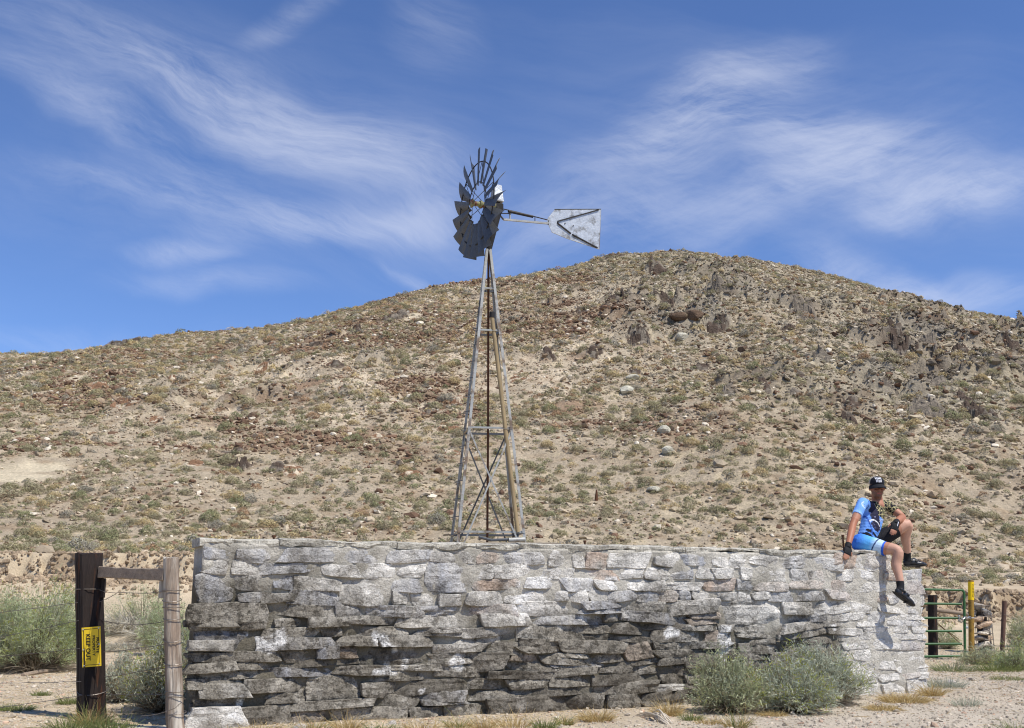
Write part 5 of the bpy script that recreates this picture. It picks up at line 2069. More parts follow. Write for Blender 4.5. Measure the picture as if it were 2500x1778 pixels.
# --- hands: palm, four fingers and a thumb each
def hand(mb, wr_, kdir, spread_dir, nrm, curl, tl, lens=(.072, .080, .075, .060), thumb_side=1):
    """kdir palm direction, spread_dir across the knuckles, nrm out of the back of the hand; returns knuckle points"""
    palm_c = wr_ + kdir * .048
    mb.add(*ell(palm_c, [.042, .052, .017], (spread_dir, kdir, nrm), 2))
    kn_ = []
    for i in range(4):
        x = (-.030 + .020 * i)
        k0 = wr_ + kdir * (.088 - .004 * abs(i - 1.2)) + spread_dir * x
        kn_.append(k0)
        p = [k0 - kdir * .02]
        d = kdir.copy()
        q = k0.copy()
        for s_, cu in ((.42, curl[0]), (.32, curl[1]), (.26, curl[2])):
            d = (Matrix.Rotation(cu, 3, spread_dir) @ d).normalized()
            p.append(q.copy())
            q = q + d * (lens[i] * s_)
        p.append(q)
        cap_tube(mb, p, [.0098, .0096, .0090, .0084, .0075], 8)
    t0_ = wr_ + kdir * .022 + spread_dir * (thumb_side * .03)
    td = (kdir * .75 + spread_dir * (thumb_side * .62) - nrm * .25).normalized()
    t1 = t0_ + td * .042
    t2 = t1 + (td * .6 + kdir * .6 - nrm * .3).normalized() * .032
    cap_tube(mb, [t0_, t1, t2], [.0135, .0115, .0085], 8)
    return kn_


# right hand hooks over the wall's front edge, fingers down the face
kR = (PP(2068, 1362, .062) - wrR).normalized()
spR = (E_ - kR * E_.dot(kR)).normalized()
nR = spR.cross(kR).normalized()
if nR.dot(N_ + Z_) < 0:
    nR = -nR
_axis_sign = 1 if (Matrix.Rotation(.4, 3, spR) @ kR).dot(-Z_) > kR.dot(-Z_) else -1
hand(B, wrR, kR, spR, nR, (_axis_sign * .30, _axis_sign * .12, _axis_sign * .05), 1, thumb_side=1)
# left hand hangs from the wrist in front of the knee
kL = (PP(2181, 1303, .06) - wrL).normalized()
spL = (E_ * .95 + N_ * .3)
spL = (spL - kL * spL.dot(kL)).normalized()
nL = spL.cross(kL).normalized()
if nL.dot(N_) < 0:
    nL = -nL
_s2 = 1 if (Matrix.Rotation(.4, 3, spL) @ kL).dot(-N_) > kL.dot(-N_) else -1
hand(B, wrL, kL, spL, nL, (_s2 * .18, _s2 * .3, _s2 * .25), 1, thumb_side=-1)


def skin_col(v):
    c = np.broadcast_to(SKIN, (len(v), 3)).copy()
    legs = np.minimum(dist_seg(v, knR, anR), dist_seg(v, knL, anL)) < .11
    c[legs] = PALESKIN
    lo = np.minimum(dist_seg(v, wrR - (wrR - elR) * .8, wrR), 9)
    c[(dist_seg(v, elR, wrR) < .07)] = np.array(srgb(164, 108, 80))
    c[(dist_seg(v, elL, wrL) < .05)] = np.array(srgb(166, 112, 84))
    hd = np.linalg.norm(v - np.array(headc), axis=1) < .15
    c[hd] = np.array(srgb(150, 98, 76))
    # stubble and lips
    loc = v - np.array(headc)
    u_, f__, r_ = loc @ np.array(HU), loc @ np.array(HF), loc @ np.array(HR)
    st_ = hd & (u_ < -.045) & (f__ > .0)
    c[st_] = np.array(srgb(118, 82, 66))
    lips = hd & (np.abs(u_ + .068) < .007) & (np.abs(r_) < .026) & (f__ > .05)
    c[lips] = np.array(srgb(150, 82, 74))
    eyes = hd & (np.abs(u_ - .0) < .010) & (np.abs(np.abs(r_) - .033) < .016) & (f__ > .05)
    c[eyes] = np.array(srgb(44, 34, 30))
    hair = hd & (f__ < .0) & (u_ > -.06) & (np.abs(r_) > .062) & (u_ > .0)
    c[hair] = np.array(srgb(70, 58, 48))
    return c


body = fuse(B, 'body', .0068, 5, M_skin, person, skin_col)

# --- jersey
J = MB()
ax_t = (RGT, FAC, Z_)
up_t = (neckb - pelv).normalized()
ax_t = (RGT, FAC, up_t)


def tor(t, r, f_, u=0.0):
    return pelv.lerp(neckb, t) + RGT * r + FAC * f_ + up_t * u


for k in range(13):
    t = .04 + .84 * k / 12
    wd_ = float(np.interp(t, [0, .15, .35, .6, .78, .88], [.142, .140, .140, .152, .148, .105]))
    dp_ = float(np.interp(t, [0, .2, .4, .65, .8, .88], [.112, .112, .112, .108, .092, .072]))
    J.add(*ell(tor(t, 0, float(np.interp(t, [0, .3, .8], [.0, .015, -.005]))), [wd_, dp_, .075], ax_t, 2))
J.add(*ell(tor(.94, 0, -.01), [.085, .07, .05], ax_t, 2))
for sh_, el_ in ((shR, elR), (shL, elL)):
    J.add(*ell(sh_, [.058] * 3, sub=2))
    inner = tor(.86, .09 if sh_ is shR else -.09, -.005)
    J.tube([inner, sh_], [.066, .058], 14)
    P_, R_ = limb([sh_, sh_.lerp(el_, .3), sh_.lerp(el_, .60)], [.059, .058, .057], 5)
    J.tube(P_, R_, 16)
BLUE = np.array(srgb(128, 176, 238))
DBLUE = np.array(srgb(88, 140, 222))
NAVY = np.array(srgb(36, 36, 58))
BLK = np.array(srgb(26, 26, 30))


def jersey_col(v):
    loc = v - np.array(pelv)
    r_, f__, u_ = loc @ np.array(RGT), loc @ np.array(FAC), loc @ np.array(up_t)
    Lt = (neckb - pelv).length
    u_ = u_ / Lt
    n = fbm(v[:, 0] * 9, v[:, 1] * 9, v[:, 2] * 9, 3, 151)
    c = BLUE + (DBLUE - BLUE) * np.clip(.35 + .6 * n + .4 * (0.5 - u_), 0, 1)[:, None]
    # dark front panel on his left of the middle, darker waist
    fr_ = (f__ > .0)
    front = fr_ & (r_ < -.035 + .012 * n) & (r_ > -.13) & (u_ > .34)
    pat = fbm(v[:, 0] * 40, v[:, 1] * 40, v[:, 2] * 40, 2, 152)
    c[front] = np.where((pat[front] > .4)[:, None], np.array(srgb(150, 156, 190)), NAVY)
    disk = fr_ & (np.hypot(r_ + .06, (u_ - .36) * Lt) < .05)
    c[disk] = np.where((pat[disk] > .3)[:, None], np.array(srgb(70, 74, 110)), NAVY)
    arc = fr_ & (np.abs(np.hypot(r_ + .06, (u_ - .37) * Lt) - .057) < .006) & (u_ > .40)
    c[arc] = .82
    waist = (u_ < .13 + .035 * np.sin(r_ * 40) + .03 * n) & (f__ > -.02) & (r_ < .09)
    c[waist] = BLK
    wav = fr_ & (np.abs(u_ - (.185 + .03 * np.sin(r_ * 38 + 1))) < .03) & (r_ < .05)
    c[wav & (n > -.05)] = BLK
    # his right sleeve: pale edge; his left sleeve: black with a yellow-grey chain mesh
    tR, dR = seg_t(v, shR, elR), dist_seg(v, shR, elR)
    slR = (tR > .53) & (dR < .085) & (r_ > .12)
    c[slR] = np.array(srgb(150, 190, 244))
    # wheel emblem on his right shoulder
    a1 = (elR - shR).normalized()
    a2 = (N_ - a1 * N_.dot(a1)).normalized()
    a3 = a1.cross(a2)
    ec = np.array(shR + a1 * .055 + a2 * .06)
    e1, e3 = (v - ec) @ np.array(a1), (v - ec) @ np.array(a3)
    rad = np.hypot(e1, e3)
    ang = np.arctan2(e1, e3)
    on = ((v - np.array(shR)) @ np.array(a2) > .02) & (r_ > .08)
    c[on & (np.abs(rad - .036) < .005)] = np.array(srgb(206, 216, 244))
    c[on & (rad < .032) & (np.abs(np.sin(ang * 6)) < .35)] = np.array(srgb(190, 204, 240))
    c[on & (rad < .009)] = np.array(srgb(40, 40, 70))
    left = (r_ < -.125) & (u_ > .62) | (dist_seg(v, shL, elL) < .075) & (r_ < -.118)
    p3 = v * 26
    # honeycomb from the two nearest jittered cell centres
    ip = np.floor(p3)
    d1 = np.full(len(v), 9.0)
    d2 = np.full(len(v), 9.0)
    for dx_ in (-1, 0, 1):
        for dy_ in (-1, 0, 1):
            for dz_ in (-1, 0, 1):
                cell = ip + np.array([dx_, dy_, dz_])
                jit = np.stack([_hash(cell[:, 0], cell[:, 1], cell[:, 2], 160 + q) for q in range(3)], -1) * .35 + .5
                d = np.linalg.norm(p3 - (cell + jit), axis=1)
                d2 = np.minimum(d2, np.maximum(d1, d))
                d1 = np.minimum(d1, d)
    edge_ = (d2 - d1) < .10
    c[left] = np.where(edge_[left][:, None], np.array(srgb(186, 176, 128)), BLK)
    col_ = (u_ > .90) & (np.abs(r_) < .09)
    c[col_] = np.array(srgb(40, 60, 120))
    zip_ = fr_ & (np.abs(r_ - .0) < .006) & (u_ > .15)
    c[zip_ & ~disk] = np.array(srgb(50, 84, 160))
    return c


jersey = fuse(J, 'jersey', .0075, 6, M_cloth, person, jersey_col)

# lettering and emblem on the chest, laid on the cloth
from mathutils.bvhtree import BVHTree
dg = bpy.context.evaluated_depsgraph_get()
jm = jersey.data
bvh = BVHTree.FromPolygons([Vector(x.co) + person.location for x in jm.vertices], [list(p.vertices) for p in jm.polygons])


def decal(name, v2, f2, centre, ux, uy, dirn, mat, parent, off=.003):
    vs = []
    for q in v2:
        p = centre + ux * float(q[0]) + uy * float(q[1])
        hit = bvh.ray_cast(p + dirn * .35, -dirn, 0.7)
        vs.append((hit[0] if hit[0] else p) + dirn * off - person.location)
    o = mesh_obj(name, vs, f2, mat, parent)
    return o


tv, tf = fit_text('BICYCLE', .12, .026)
tv[:, 1] -= 3.2 * tv[:, 0] ** 2
decal('lettering', tv, tf, tor(.53, -.06, .12), -RGT, up_t, FAC, M_white, jersey)

# --- shorts
S = MB()
S.add(*ell(tor(-.02, 0, 0), [.152, .125, .105], (RGT, FAC, up_t)))
S.add(*ell(tor(.06, 0, 0), [.145, .115, .10], (RGT, FAC, up_t)))
for hp, kn, k_end in ((hipR, knR, .70), (hipL, knL, .74)):
    P_, R_ = limb([hp - (kn - hp) * .05, hp.lerp(kn, .35), hp.lerp(kn, k_end)], [.106, .094, .080], 6)
    S.tube(P_, R_, 18)
S.add(*ell(hipR, [.106] * 3, sub=2))
S.add(*ell(hipL, [.106] * 3, sub=2))


def shorts_col(v):
    c = np.zeros((len(v), 3))
    for hp, kn, ke in ((hipR, knR, .70), (hipL, knL, .74)):
        t = seg_t(v, hp, kn) / ke
        mine = dist_seg(v, hp, kn) <= np.minimum(dist_seg(v, hipR, knR), dist_seg(v, hipL, knL)) + 1e-6
        g0, g1, g2 = np.array(srgb(62, 122, 220)), np.array(srgb(96, 176, 236)), np.array(srgb(190, 216, 238))
        k1 = sstep(-.1, .45, t)[:, None]
        k2 = sstep(.4, .75, t)[:, None]
        cc = g0 * (1 - k1) + g1 * k1
        cc = cc * (1 - k2) + g2 * k2
        hz = (v @ np.array(Z_))
        diag = np.abs(t - .62 - .9 * (hz - (np.array(hp.lerp(kn, .45)) @ np.array(Z_)))) < .025
        cc[diag & (t > .45)] = np.array(srgb(28, 40, 90))
        cc[(t > .92)] = np.array(srgb(46, 96, 206))
        c[mine] = cc[mine]
    loc = v - np.array(pelv)
    inner = (loc @ np.array(FAC) > .05) & (np.abs(dist_seg(v, hipR, knR) - dist_seg(v, hipL, knL)) < .035) | ((loc @ np.array(up_t)) > .05)
    c[inner] = BLK
    return c


shorts = fuse(S, 'shorts', .0085, 5, M_cloth, person, shorts_col)

# --- gloves: black fingerless mitts over palm and wrist
for wr_, el_, kd, spd, nr_, th, cuff in ((wrR, elR, kR, spR, nR, 1, .045), (wrL, elL, kL, spL, nL, -1, .05)):
    G = MB()
    ar = (el_ - wr_).normalized()
    P_, R_ = limb([wr_ + ar * cuff, wr_ + ar * .01, wr_ + kd * .02], [.036, .034, .034], 4)
    G.tube(P_, R_, 14)
    G.add(*ell(wr_ + kd * .05, [.048, .056, .024], (spd, kd, nr_), 2))
    for i in range(4):
        k0 = wr_ + kd * .075 + spd * (-.030 + .020 * i)
        G.tube([k0 - kd * .02, k0 + kd * .030], [.0135, .0125], 8)
    t0_ = wr_ + kd * .022 + spd * (th * .03)
    td = (kd * .75 + spd * (th * .62) - nr_ * .25).normalized()
    G.tube([t0_ - td * .01, t0_ + td * .03], [.018, .0155], 8)
    gl_ = fuse(G, 'glove', .006, 3, M_blk, person)
    if th < 0:
        a0 = wr_ + kd * .005 + nr_ * .034 + spd * .018
        MB().tube([a0 - person.location, a0 + kd * .055 - nr_ * .008 - person.location], [.005, .003], 6).build('reflective_stripe', M_white, gl_)

# --- socks and shoes
footR = (PP(2237, 1493, .25) - PP(2196, 1462, .21)).normalized()
footL = (E_ * .93 + N_ * .34).normalized()
for an, kn, fd, sole_n in ((anR, knR, footR, None), (anL, knL, footL, Z_)):
    up_ = (kn - an).normalized()
    fn = fd.cross(E_.cross(fd)) if sole_n is None else sole_n
    if sole_n is None:
        fn = (up_ - fd * up_.dot(fd)).normalized()
    sd_ = fd.cross(fn).normalized()
    K = MB()
    P_, R_ = limb([an + up_ * .085, an + up_ * .02, an - fn * .03 + fd * .0], [.0425, .041, .046], 4)
    K.tube(P_, R_, 16)
    fuse(K, 'sock', .006, 2, M_blk, person)
    heel = an - fn * .062 - fd * .035
    Sh = MB()
    axs = (fd, sd_, fn)
    Sh.add(*ell(heel + fd * .03 + fn * .018, [.048, .036, .046], axs, 3))
    Sh.add(*ell(heel + fd * .095 + fn * .022, [.075, .040, .044], axs, 3))
    Sh.add(*ell(heel + fd * .165 + fn * .004, [.075, .045, .030], axs, 3))
    Sh.add(*ell(heel + fd * .215 - fn * .004, [.045, .038, .021], axs, 3))
    Sh.tube([an - fn * .005, heel + fd * .035 + fn * .03], [.046, .044], 14)
    shoe = fuse(Sh, 'shoe', .006, 4, M_shoe, person)
    SL = MB()
    SL.add(*ell(heel + fd * .10 - fn * .022, [.142, .040, .009], axs, 3))
    sl = SL.build('sole', M_dark, shoe)
    for vtx in sl.data.vertices:
        vtx.co -= person.location
    for q in (.07, .125):
        c = heel + fd * q + fn * (.05 - q * .12) + sd_ * (-.036 if sd_.dot(N_) < 0 else .036)
        dirn = (sd_ * (-1 if sd_.dot(N_) < 0 else 1) + fn * .5).normalized()
        MB().tube([c - person.location, c + dirn * .010 - person.location], [.014, .012], 12).build('dial', M_dark, shoe, smooth=True)
    MB().box(heel + fd * .15 - fn * .034 - person.location, (.05, .03, .014)).build('cleat', M_dark, shoe, bevel=.003)
    MB().tube([heel + fd * .12 + fn * .058 - sd_ * .03 - person.location, heel + fd * .115 + fn * .068 - person.location, heel + fd * .12 + fn * .058 + sd_ * .03 - person.location], .006, 6).build('strap', M_galv, shoe)

# --- cap: mesh crown, black front, bill, white print
Cp = MB()
Cp.add(*ell(hp_(0, -.008, .052), [.086, .102, .078], ax_h))
M_capm = material('trucker cap', vcol=True, rough=.8)


def cap_col(v):
    loc = v - np.array(headc)
    f__ = loc @ np.array(HF)
    r_ = loc @ np.array(HR)
    c = np.broadcast_to(np.array(srgb(176, 166, 148)), (len(v), 3)).copy()
    c[(f__ > .018)] = np.array(srgb(24, 24, 30))
    return c


cap = fuse(Cp, 'cap', .006, 1, M_capm, person, cap_col)
cv = np.empty(len(cap.data.vertices) * 3, np.float32)
cap.data.vertices.foreach_get('co', cv)
cv = cv.reshape(-1, 3)
off_ = (cv + np.array(person.location) - np.array(headc)) @ np.array(HU)
low = off_ < .030
cv[low] += np.outer(.030 - off_[low], np.array(HU))
cap.data.vertices.foreach_set('co', cv.ravel())
cap.data.update()
nbv = []
bf_ = []
na = 15
for L_, th_ in ((0, .004), (1, -.004)):
    for j_ in range(4):
        for i in range(na):
            a = math.pi * (i / (na - 1))
            rr_ = [1.0, 1.28, 1.62, 1.88][j_]
            x = math.cos(a) * .080 * (1 + .05 * j_)
            y = math.sin(a) * .092 * rr_ ** (1.25 if math.sin(a) > .2 else 1)
            u = .036 - .024 * j_ * .33 - .016 * (math.cos(a) ** 2) - .012 * j_ * .3
            nbv.append(hp_(x, y - .004, u + th_) - person.location)
for j_ in range(3):
    for i in range(na - 1):
        q = j_ * na + i
        bf_ += [[q, q + 1, q + na + 1, q + na], [60 + q, 60 + q + na, 60 + q + na + 1, 60 + q + 1]]
for i in range(na - 1):
    q = 3 * na + i
    bf_.append([q, q + 1, 60 + q + 1, 60 + q])
MB().add(nbv, bf_).build('bill', M_blk, cap, smooth=True)
# white patch of print on the cap front (strokes, two rows)
rs = random.Random(3)
pm = MB()
for row, uo in ((0, .098), (1, .068)):
    x = -.030
    while x < .028:
        w_ = rs.uniform(.008, .013)
        for (xa, xb, ua, ub) in ((x, x + w_ * .4, uo - .012, uo + .013), (x, x + w_, uo - .003, uo + .004), (x + w_ * .1, x + w_ * .9, uo + .008, uo + .014)):
            vs = []
            for (xx, uu2) in ((xa, ua), (xb, ua), (xb, ub), (xa, ub)):
                k = max(0.0, 1 - (xx / .086) ** 2 - ((uu2 - .052) / .078) ** 2)
                vs.append(hp_(xx, -.008 + .102 * math.sqrt(k) + .003, uu2) - person.location)
            pm.add(vs, [[0, 1, 2, 3]])
        x += w_ + .004
pm.build('print', M_white, cap)

# ------------------------------------------------------------------ shrubs, grass, litter and gravel near the wall
M_veg = material('shrub leaves', vcol=True, rough=0.85, spec=0.15, translucent=0.35)


def blades(r, base, dirs, length, width, bend, col0, col1, segs=2, jit=0.15):
    """curved ribbon blades: base (n,3), dirs (n,3), length (n,), returns verts, quads, colours"""
    n = len(base)
    sd = np.cross(dirs, r.normal(size=(n, 3)))
    sd /= np.linalg.norm(sd, axis=1, keepdims=True) + 1e-9
    bd = r.normal(size=(n, 3)) * jit
    bd[:, 2] -= bend
    rows = []
    for k in range(segs + 1):
        t = k / segs
        p = base + dirs * (length * t)[:, None] + bd * (length * t * t)[:, None]
        w = width * (1 - 0.75 * t)
        rows.append(p - sd * w[:, None])
        rows.append(p + sd * w[:, None])
    v = np.stack(rows, 1)
    k2 = 2 * (segs + 1)
    f = []
    i0 = (np.arange(n) * k2)[:, None]
    for k in range(segs):
        f.append(i0 + np.array([[2 * k, 2 * k + 1, 2 * k + 3, 2 * k + 2]]))
    f = np.concatenate(f)
    tt_ = np.repeat(np.arange(segs + 1) / segs, 2)[None, :, None]
    c = col0[:, None, :] * (1 - tt_) + col1[:, None, :] * tt_
    tips = rows[-2] * .5 + rows[-1] * .5
    return v.reshape(-1, 3), f, c.reshape(-1, 3), tips


def unit(a):
    return a / (np.linalg.norm(a, axis=1, keepdims=True) + 1e-9)


def shrub(name, px, py_base, w_px, h_px, label, cols, dry=0.1, seed=0, stems=150, leaves=34, group=None, lx=0.0, depth=0.8, leaf_len=.034, open_=0.0, droop=.1):
    """rabbitbrush: woody stems fan out from the base, fine leaves crowd the outer half"""
    r = np.random.default_rng(seed)
    b = on_hill(px, py_base)
    m = PX2M(b)
    Wd, Ht = w_px * m, h_px * m
    root = empty(name, b)
    tag(root, label, 'shrub', group)
    n = stems
    th = r.uniform(0, 2 * np.pi, n)
    rr_ = np.sqrt(r.random(n))
    tipx = np.cos(th) * rr_ * Wd / 2
    tipy = np.sin(th) * rr_ * Wd / 2 * depth
    dome = np.sqrt(np.maximum(0, 1 - rr_ ** 2 * .85))
    lob = 0.70 + 0.55 * noise(np.cos(th) * rr_ * 3.4 + seed, np.sin(th) * rr_ * 3.4, 0, 170) + .16 * r.random(n)
    tipz = Ht * np.clip(dome * lob, .2, 1.12) + lx * tipx
    tip = np.stack([tipx, tipy, tipz], -1)
    bs = np.stack([tipx * .16, tipy * .16, np.zeros(n)], -1) + r.normal(0, .015, (n, 3)) * np.array([1, 1, 0])
    d = tip - bs
    L = np.linalg.norm(d, axis=1)
    c0 = np.array(srgb(112, 96, 78))[None] * r.uniform(.6, 1.2, (n, 1))
    c1 = np.array(srgb(128, 122, 96))[None] * r.uniform(.8, 1.2, (n, 1))
    v, f, c, _ = blades(r, bs, unit(d), L * .95, np.full(n, .005), 0.0, c0, c1, 3, .10)
    mesh_obj('stems', v, f, M_veg, root, col=c)
    # leaves
    cnt = np.maximum(2, (leaves * np.clip(1.0 + 0.9 * noise(tipx * 5 + seed, tipy * 5, tipz * 4, 172), .1, 2)).astype(int))
    si = np.repeat(np.arange(n), cnt)
    nl_ = len(si)
    t = r.uniform(0.38, 1.0, nl_) ** .7
    pos = bs[si] + d[si] * t[:, None] + r.normal(0, .028, (nl_, 3)) * (0.5 + t[:, None])
    dirs = unit(unit(d)[si] * .8 + r.normal(0, .8, (nl_, 3)) + np.array([0, 0, .2]))
    ll = leaf_len * r.uniform(.6, 1.7, nl_)
    base_c = np.array([cols[i] for i in r.integers(0, len(cols), n)])[si]
    yel = (t > .86) & (r.random(nl_) < .45 * (noise(tipx * 2.4 + seed, tipy * 2.4, 2, 171)[si] > 0.0))
    cc = base_c * r.uniform(.85, 1.38, (nl_, 1))
    cc[yel] = np.array(srgb(168, 172, 84)) * r.uniform(.8, 1.15, (yel.sum(), 1))
    dr = r.random(nl_) < dry * (1.4 - t)
    cc[dr] = np.array(srgb(182, 166, 136)) * r.uniform(.7, 1.15, (dr.sum(), 1))
    v, f, c, _ = blades(r, pos, dirs, ll, np.full(nl_, .0036) * r.uniform(.7, 1.5, nl_), droop, cc * .92, cc * 1.05, 1, .2)
    mesh_obj('foliage', v, f, M_veg, root, col=c)
    # dry lower skirt
    nd = int(n * 2.2)
    th = r.uniform(0, 2 * np.pi, nd)
    bs2 = np.stack([np.cos(th) * Wd * .12, np.sin(th) * Wd * .12 * depth, np.full(nd, .03)], -1) * r.uniform(.3, 1.6, (nd, 1))
    dd = unit(np.stack([np.cos(th), np.sin(th) * depth, r.uniform(.05, .9, nd)], -1) + r.normal(0, .25, (nd, 3)))
    cdry = np.array(srgb(176, 162, 140))[None] * r.uniform(.55, 1.15, (nd, 1))
    v, f, c, _ = blades(r, bs2, dd, r.uniform(.25, .9, nd) * Wd * .42, np.full(nd, .0035), .25, cdry * .8, cdry, 3, .15)
    v[:, 2] = np.maximum(v[:, 2], .004)
    mesh_obj('dry_twigs', v, f, M_veg, root, col=c)
    return root


G1 = [srgb(172, 175, 142), srgb(162, 167, 130), srgb(178, 180, 138), srgb(158, 162, 136)]
G2 = [srgb(178, 181, 160), srgb(168, 173, 152), srgb(184, 186, 164), srgb(160, 165, 144)]
G3 = [srgb(166, 176, 132), srgb(176, 183, 140), srgb(156, 166, 126), srgb(178, 183, 152)]
shrub('rabbitbrush', 1782, 1742, 205, 128, 'rounded green rabbitbrush in front of the wall, left of the larger bush', G1, .12, 1, 210, 46)
shrub('rabbitbrush', 1945, 1742, 205, 112, 'front lobe of grey-green rabbitbrush before the wall, right of the rounded bush', G2, .15, 2, 200, 44)
shrub('rabbitbrush', 2010, 1722, 235, 128, 'large grey-green rabbitbrush against the wall below the cyclist', G2, .12, 3, 260, 46)
shrub('rabbitbrush', 80, 1640, 300, 190, 'big bright green bush behind the wires at far left', G3, .06, 4, 380, 50, leaf_len=.045)
shrub('rabbitbrush', 10, 1640, 230, 170, 'dark green bush cut by the left edge of the photo', G1, .1, 14, 170, 40, leaf_len=.045)
shrub('rabbitbrush', 165, 1610, 150, 145, 'green bush directly left behind the black post', G3, .1, 15, 130, 36, leaf_len=.045)
shrub('rabbitbrush', 395, 1740, 190, 170, 'grey-green bush behind the slim post beside the wall end', G2, .35, 5, 240, 44)
shrub('rabbitbrush', 300, 1715, 120, 100, 'small twiggy grey bush between the two posts', G2, .5, 6, 140, 30)
shrub('rabbitbrush', 430, 1640, 120, 170, 'yellowish green bush in the gap between slim post and wall', G3, .12, 7, 140, 36)
shrub('rabbitbrush', 405, 1600, 150, 130, 'green bush in the middle distance behind the slim post', G3, .15, 8, 200, 40, leaf_len=.045)
shrub('rabbitbrush', 350, 1535, 200, 105, 'leafy green bush under the brace rail', G3, .25, 9, 120, 30, leaf_len=.045)
shrub('rabbitbrush', 10, 1520, 90, 60, 'small rusty olive bush at the left edge behind the green bushes', [srgb(150, 130, 80), srgb(140, 120, 84)], .3, 16, 90, 26, leaf_len=.045)
shrub('rabbitbrush', 2480, 1636, 100, 52, 'green weedy bush at the right edge beside the pipe post', G3, .2, 10, 120, 34)
shrub('rabbitbrush', 2492, 1580, 70, 70, 'olive bush behind the wires at the right edge', G1, .2, 11, 90, 30, leaf_len=.045)
shrub('rabbitbrush', 2395, 1622, 110, 34, 'low weedy bush at the foot of the stone basket', G1, .3, 12, 120, 34)
shrub('rabbitbrush', 2310, 1585, 70, 62, 'pale green bush seen through the green gate', G3, .2, 13, 80, 24, leaf_len=.045)


def tuft(name, px, py, w_px, h_px, label, col, n=220, seed=0, cat='grass', group='grass tufts near the wall', arch=.5, wid=.0022, spread_=.8):
    r = np.random.default_rng(seed)
    b = on_hill(px, py)
    m = PX2M(b)
    Wd, Ht = w_px * m, h_px * m
    th = r.uniform(0, 2 * np.pi, n)
    q = np.sqrt(r.random(n))
    base = np.stack([np.cos(th) * q * Wd * .32, np.sin(th) * q * Wd * .25, np.zeros(n)], -1)
    d = unit(np.stack([np.cos(th) * q * spread_, np.sin(th) * q * spread_, np.ones(n)], -1) + r.normal(0, .22, (n, 3)))
    L = Ht * r.uniform(.45, 1.15, n)
    cols = np.array(col)[r.integers(0, len(col), n)] * r.uniform(.75, 1.2, (n, 1))
    v, f, c, _ = blades(r, base, d, L, np.full(n, wid), arch, cols * .85, cols, 3, .18)
    v[:, 2] = np.maximum(v[:, 2], 0.0)
    o = mesh_obj(name, v, f, M_veg, None, col=c)
    o.location = b
    tag(o, label, cat, group)
    return o


DRY = [srgb(206, 182, 128), srgb(190, 164, 108), srgb(216, 198, 150), srgb(178, 150, 96)]
DRYG = [srgb(196, 188, 166), srgb(182, 172, 148), srgb(206, 200, 182)]
GRN = [srgb(128, 140, 82), srgb(146, 152, 96), srgb(116, 124, 74)]
tuft('bunchgrass', 325, 1545, 190, 105, 'pale silvery dry bunchgrass mound between the posts', DRYG, 1500, 31, arch=.75, wid=.009)
tuft('bunchgrass', 312, 1588, 120, 60, 'bleached drooping grass clump on the ground between the posts', DRYG, 1000, 32, arch=.95, wid=.007)
tuft('bunchgrass', 375, 1565, 130, 90, 'straw-grey grass clump behind the slim post', DRYG, 900, 33, arch=.8, wid=.008)
tuft('dry_grass', 1455, 1762, 110, 48, 'golden dry grass tuft at the wall foot near the middle', DRY, 500, 34)
tuft('dry_grass', 1630, 1750, 90, 60, 'golden dry grass behind the bleached roots', DRY, 360, 35)
tuft('dry_grass', 2210, 1716, 150, 44, 'golden dry grass along the wall foot below the hanging shoe', DRY, 800, 36, arch=.6)
tuft('dry_grass', 2155, 1735, 110, 36, 'flattened straw grass right of the large bush', DRY, 500, 37, arch=.8)
tuft('dry_grass', 2275, 1700, 70, 50, 'tall straw grass at the right corner of the wall', DRY, 300, 38)
tuft('dry_grass', 1885, 1750, 90, 34, 'straw grass between the two front bushes', DRY, 350, 39, arch=.8)
tuft('weeds', 225, 1772, 110, 60, 'dry seeded weeds at the foot of the black post', DRY + GRN, 420, 40, arch=.35)
tuft('weeds', 270, 1795, 120, 60, 'olive green weeds between the post feet at the bottom edge', GRN, 420, 41, arch=.4, wid=.003)
tuft('weeds', 170, 1795, 140, 56, 'green weeds at the bottom edge left of the black post', GRN, 420, 42, arch=.4, wid=.003)
tuft('weeds', 40, 1735, 110, 30, 'low green weeds on the sand at lower left', GRN, 300, 43, arch=.6, wid=.003)
tuft('weeds', 100, 1700, 60, 24, 'tiny green weeds on the sand left of the black post', GRN, 160, 44, arch=.6, wid=.003)
tuft('weeds', 170, 1720, 80, 34, 'small green weed patch beside the black post', GRN, 220, 45, arch=.5, wid=.003)
tuft('weeds', 2310, 1680, 110, 40, 'grey-green weeds on the gravel right of the wall corner', G2, 300, 46, arch=.5, wid=.003)
tuft('weeds', 2330, 1640, 130, 40, 'green weeds in front of the gate', GRN + G1, 420, 47, arch=.5, wid=.003)
tuft('weeds', 2440, 1640, 150, 40, 'green weeds in front of the pipe post', GRN, 420, 48, arch=.5, wid=.003)
tuft('weeds', 2360, 1725, 90, 34, 'thin grey weeds on the gravel at lower right', G2, 150, 49, arch=.3)
tuft('weeds', 2460, 1662, 110, 24, 'low weeds on the gravel at the right edge', GRN, 260, 50, arch=.5)
tuft('weeds', 2480, 1795, 80, 40, 'green weeds in the bottom right corner', GRN, 160, 51, arch=.4)
tuft('weeds', 2420, 1790, 30, 30, 'single thin dark weed near the bottom right corner', GRN, 20, 52, arch=.3)
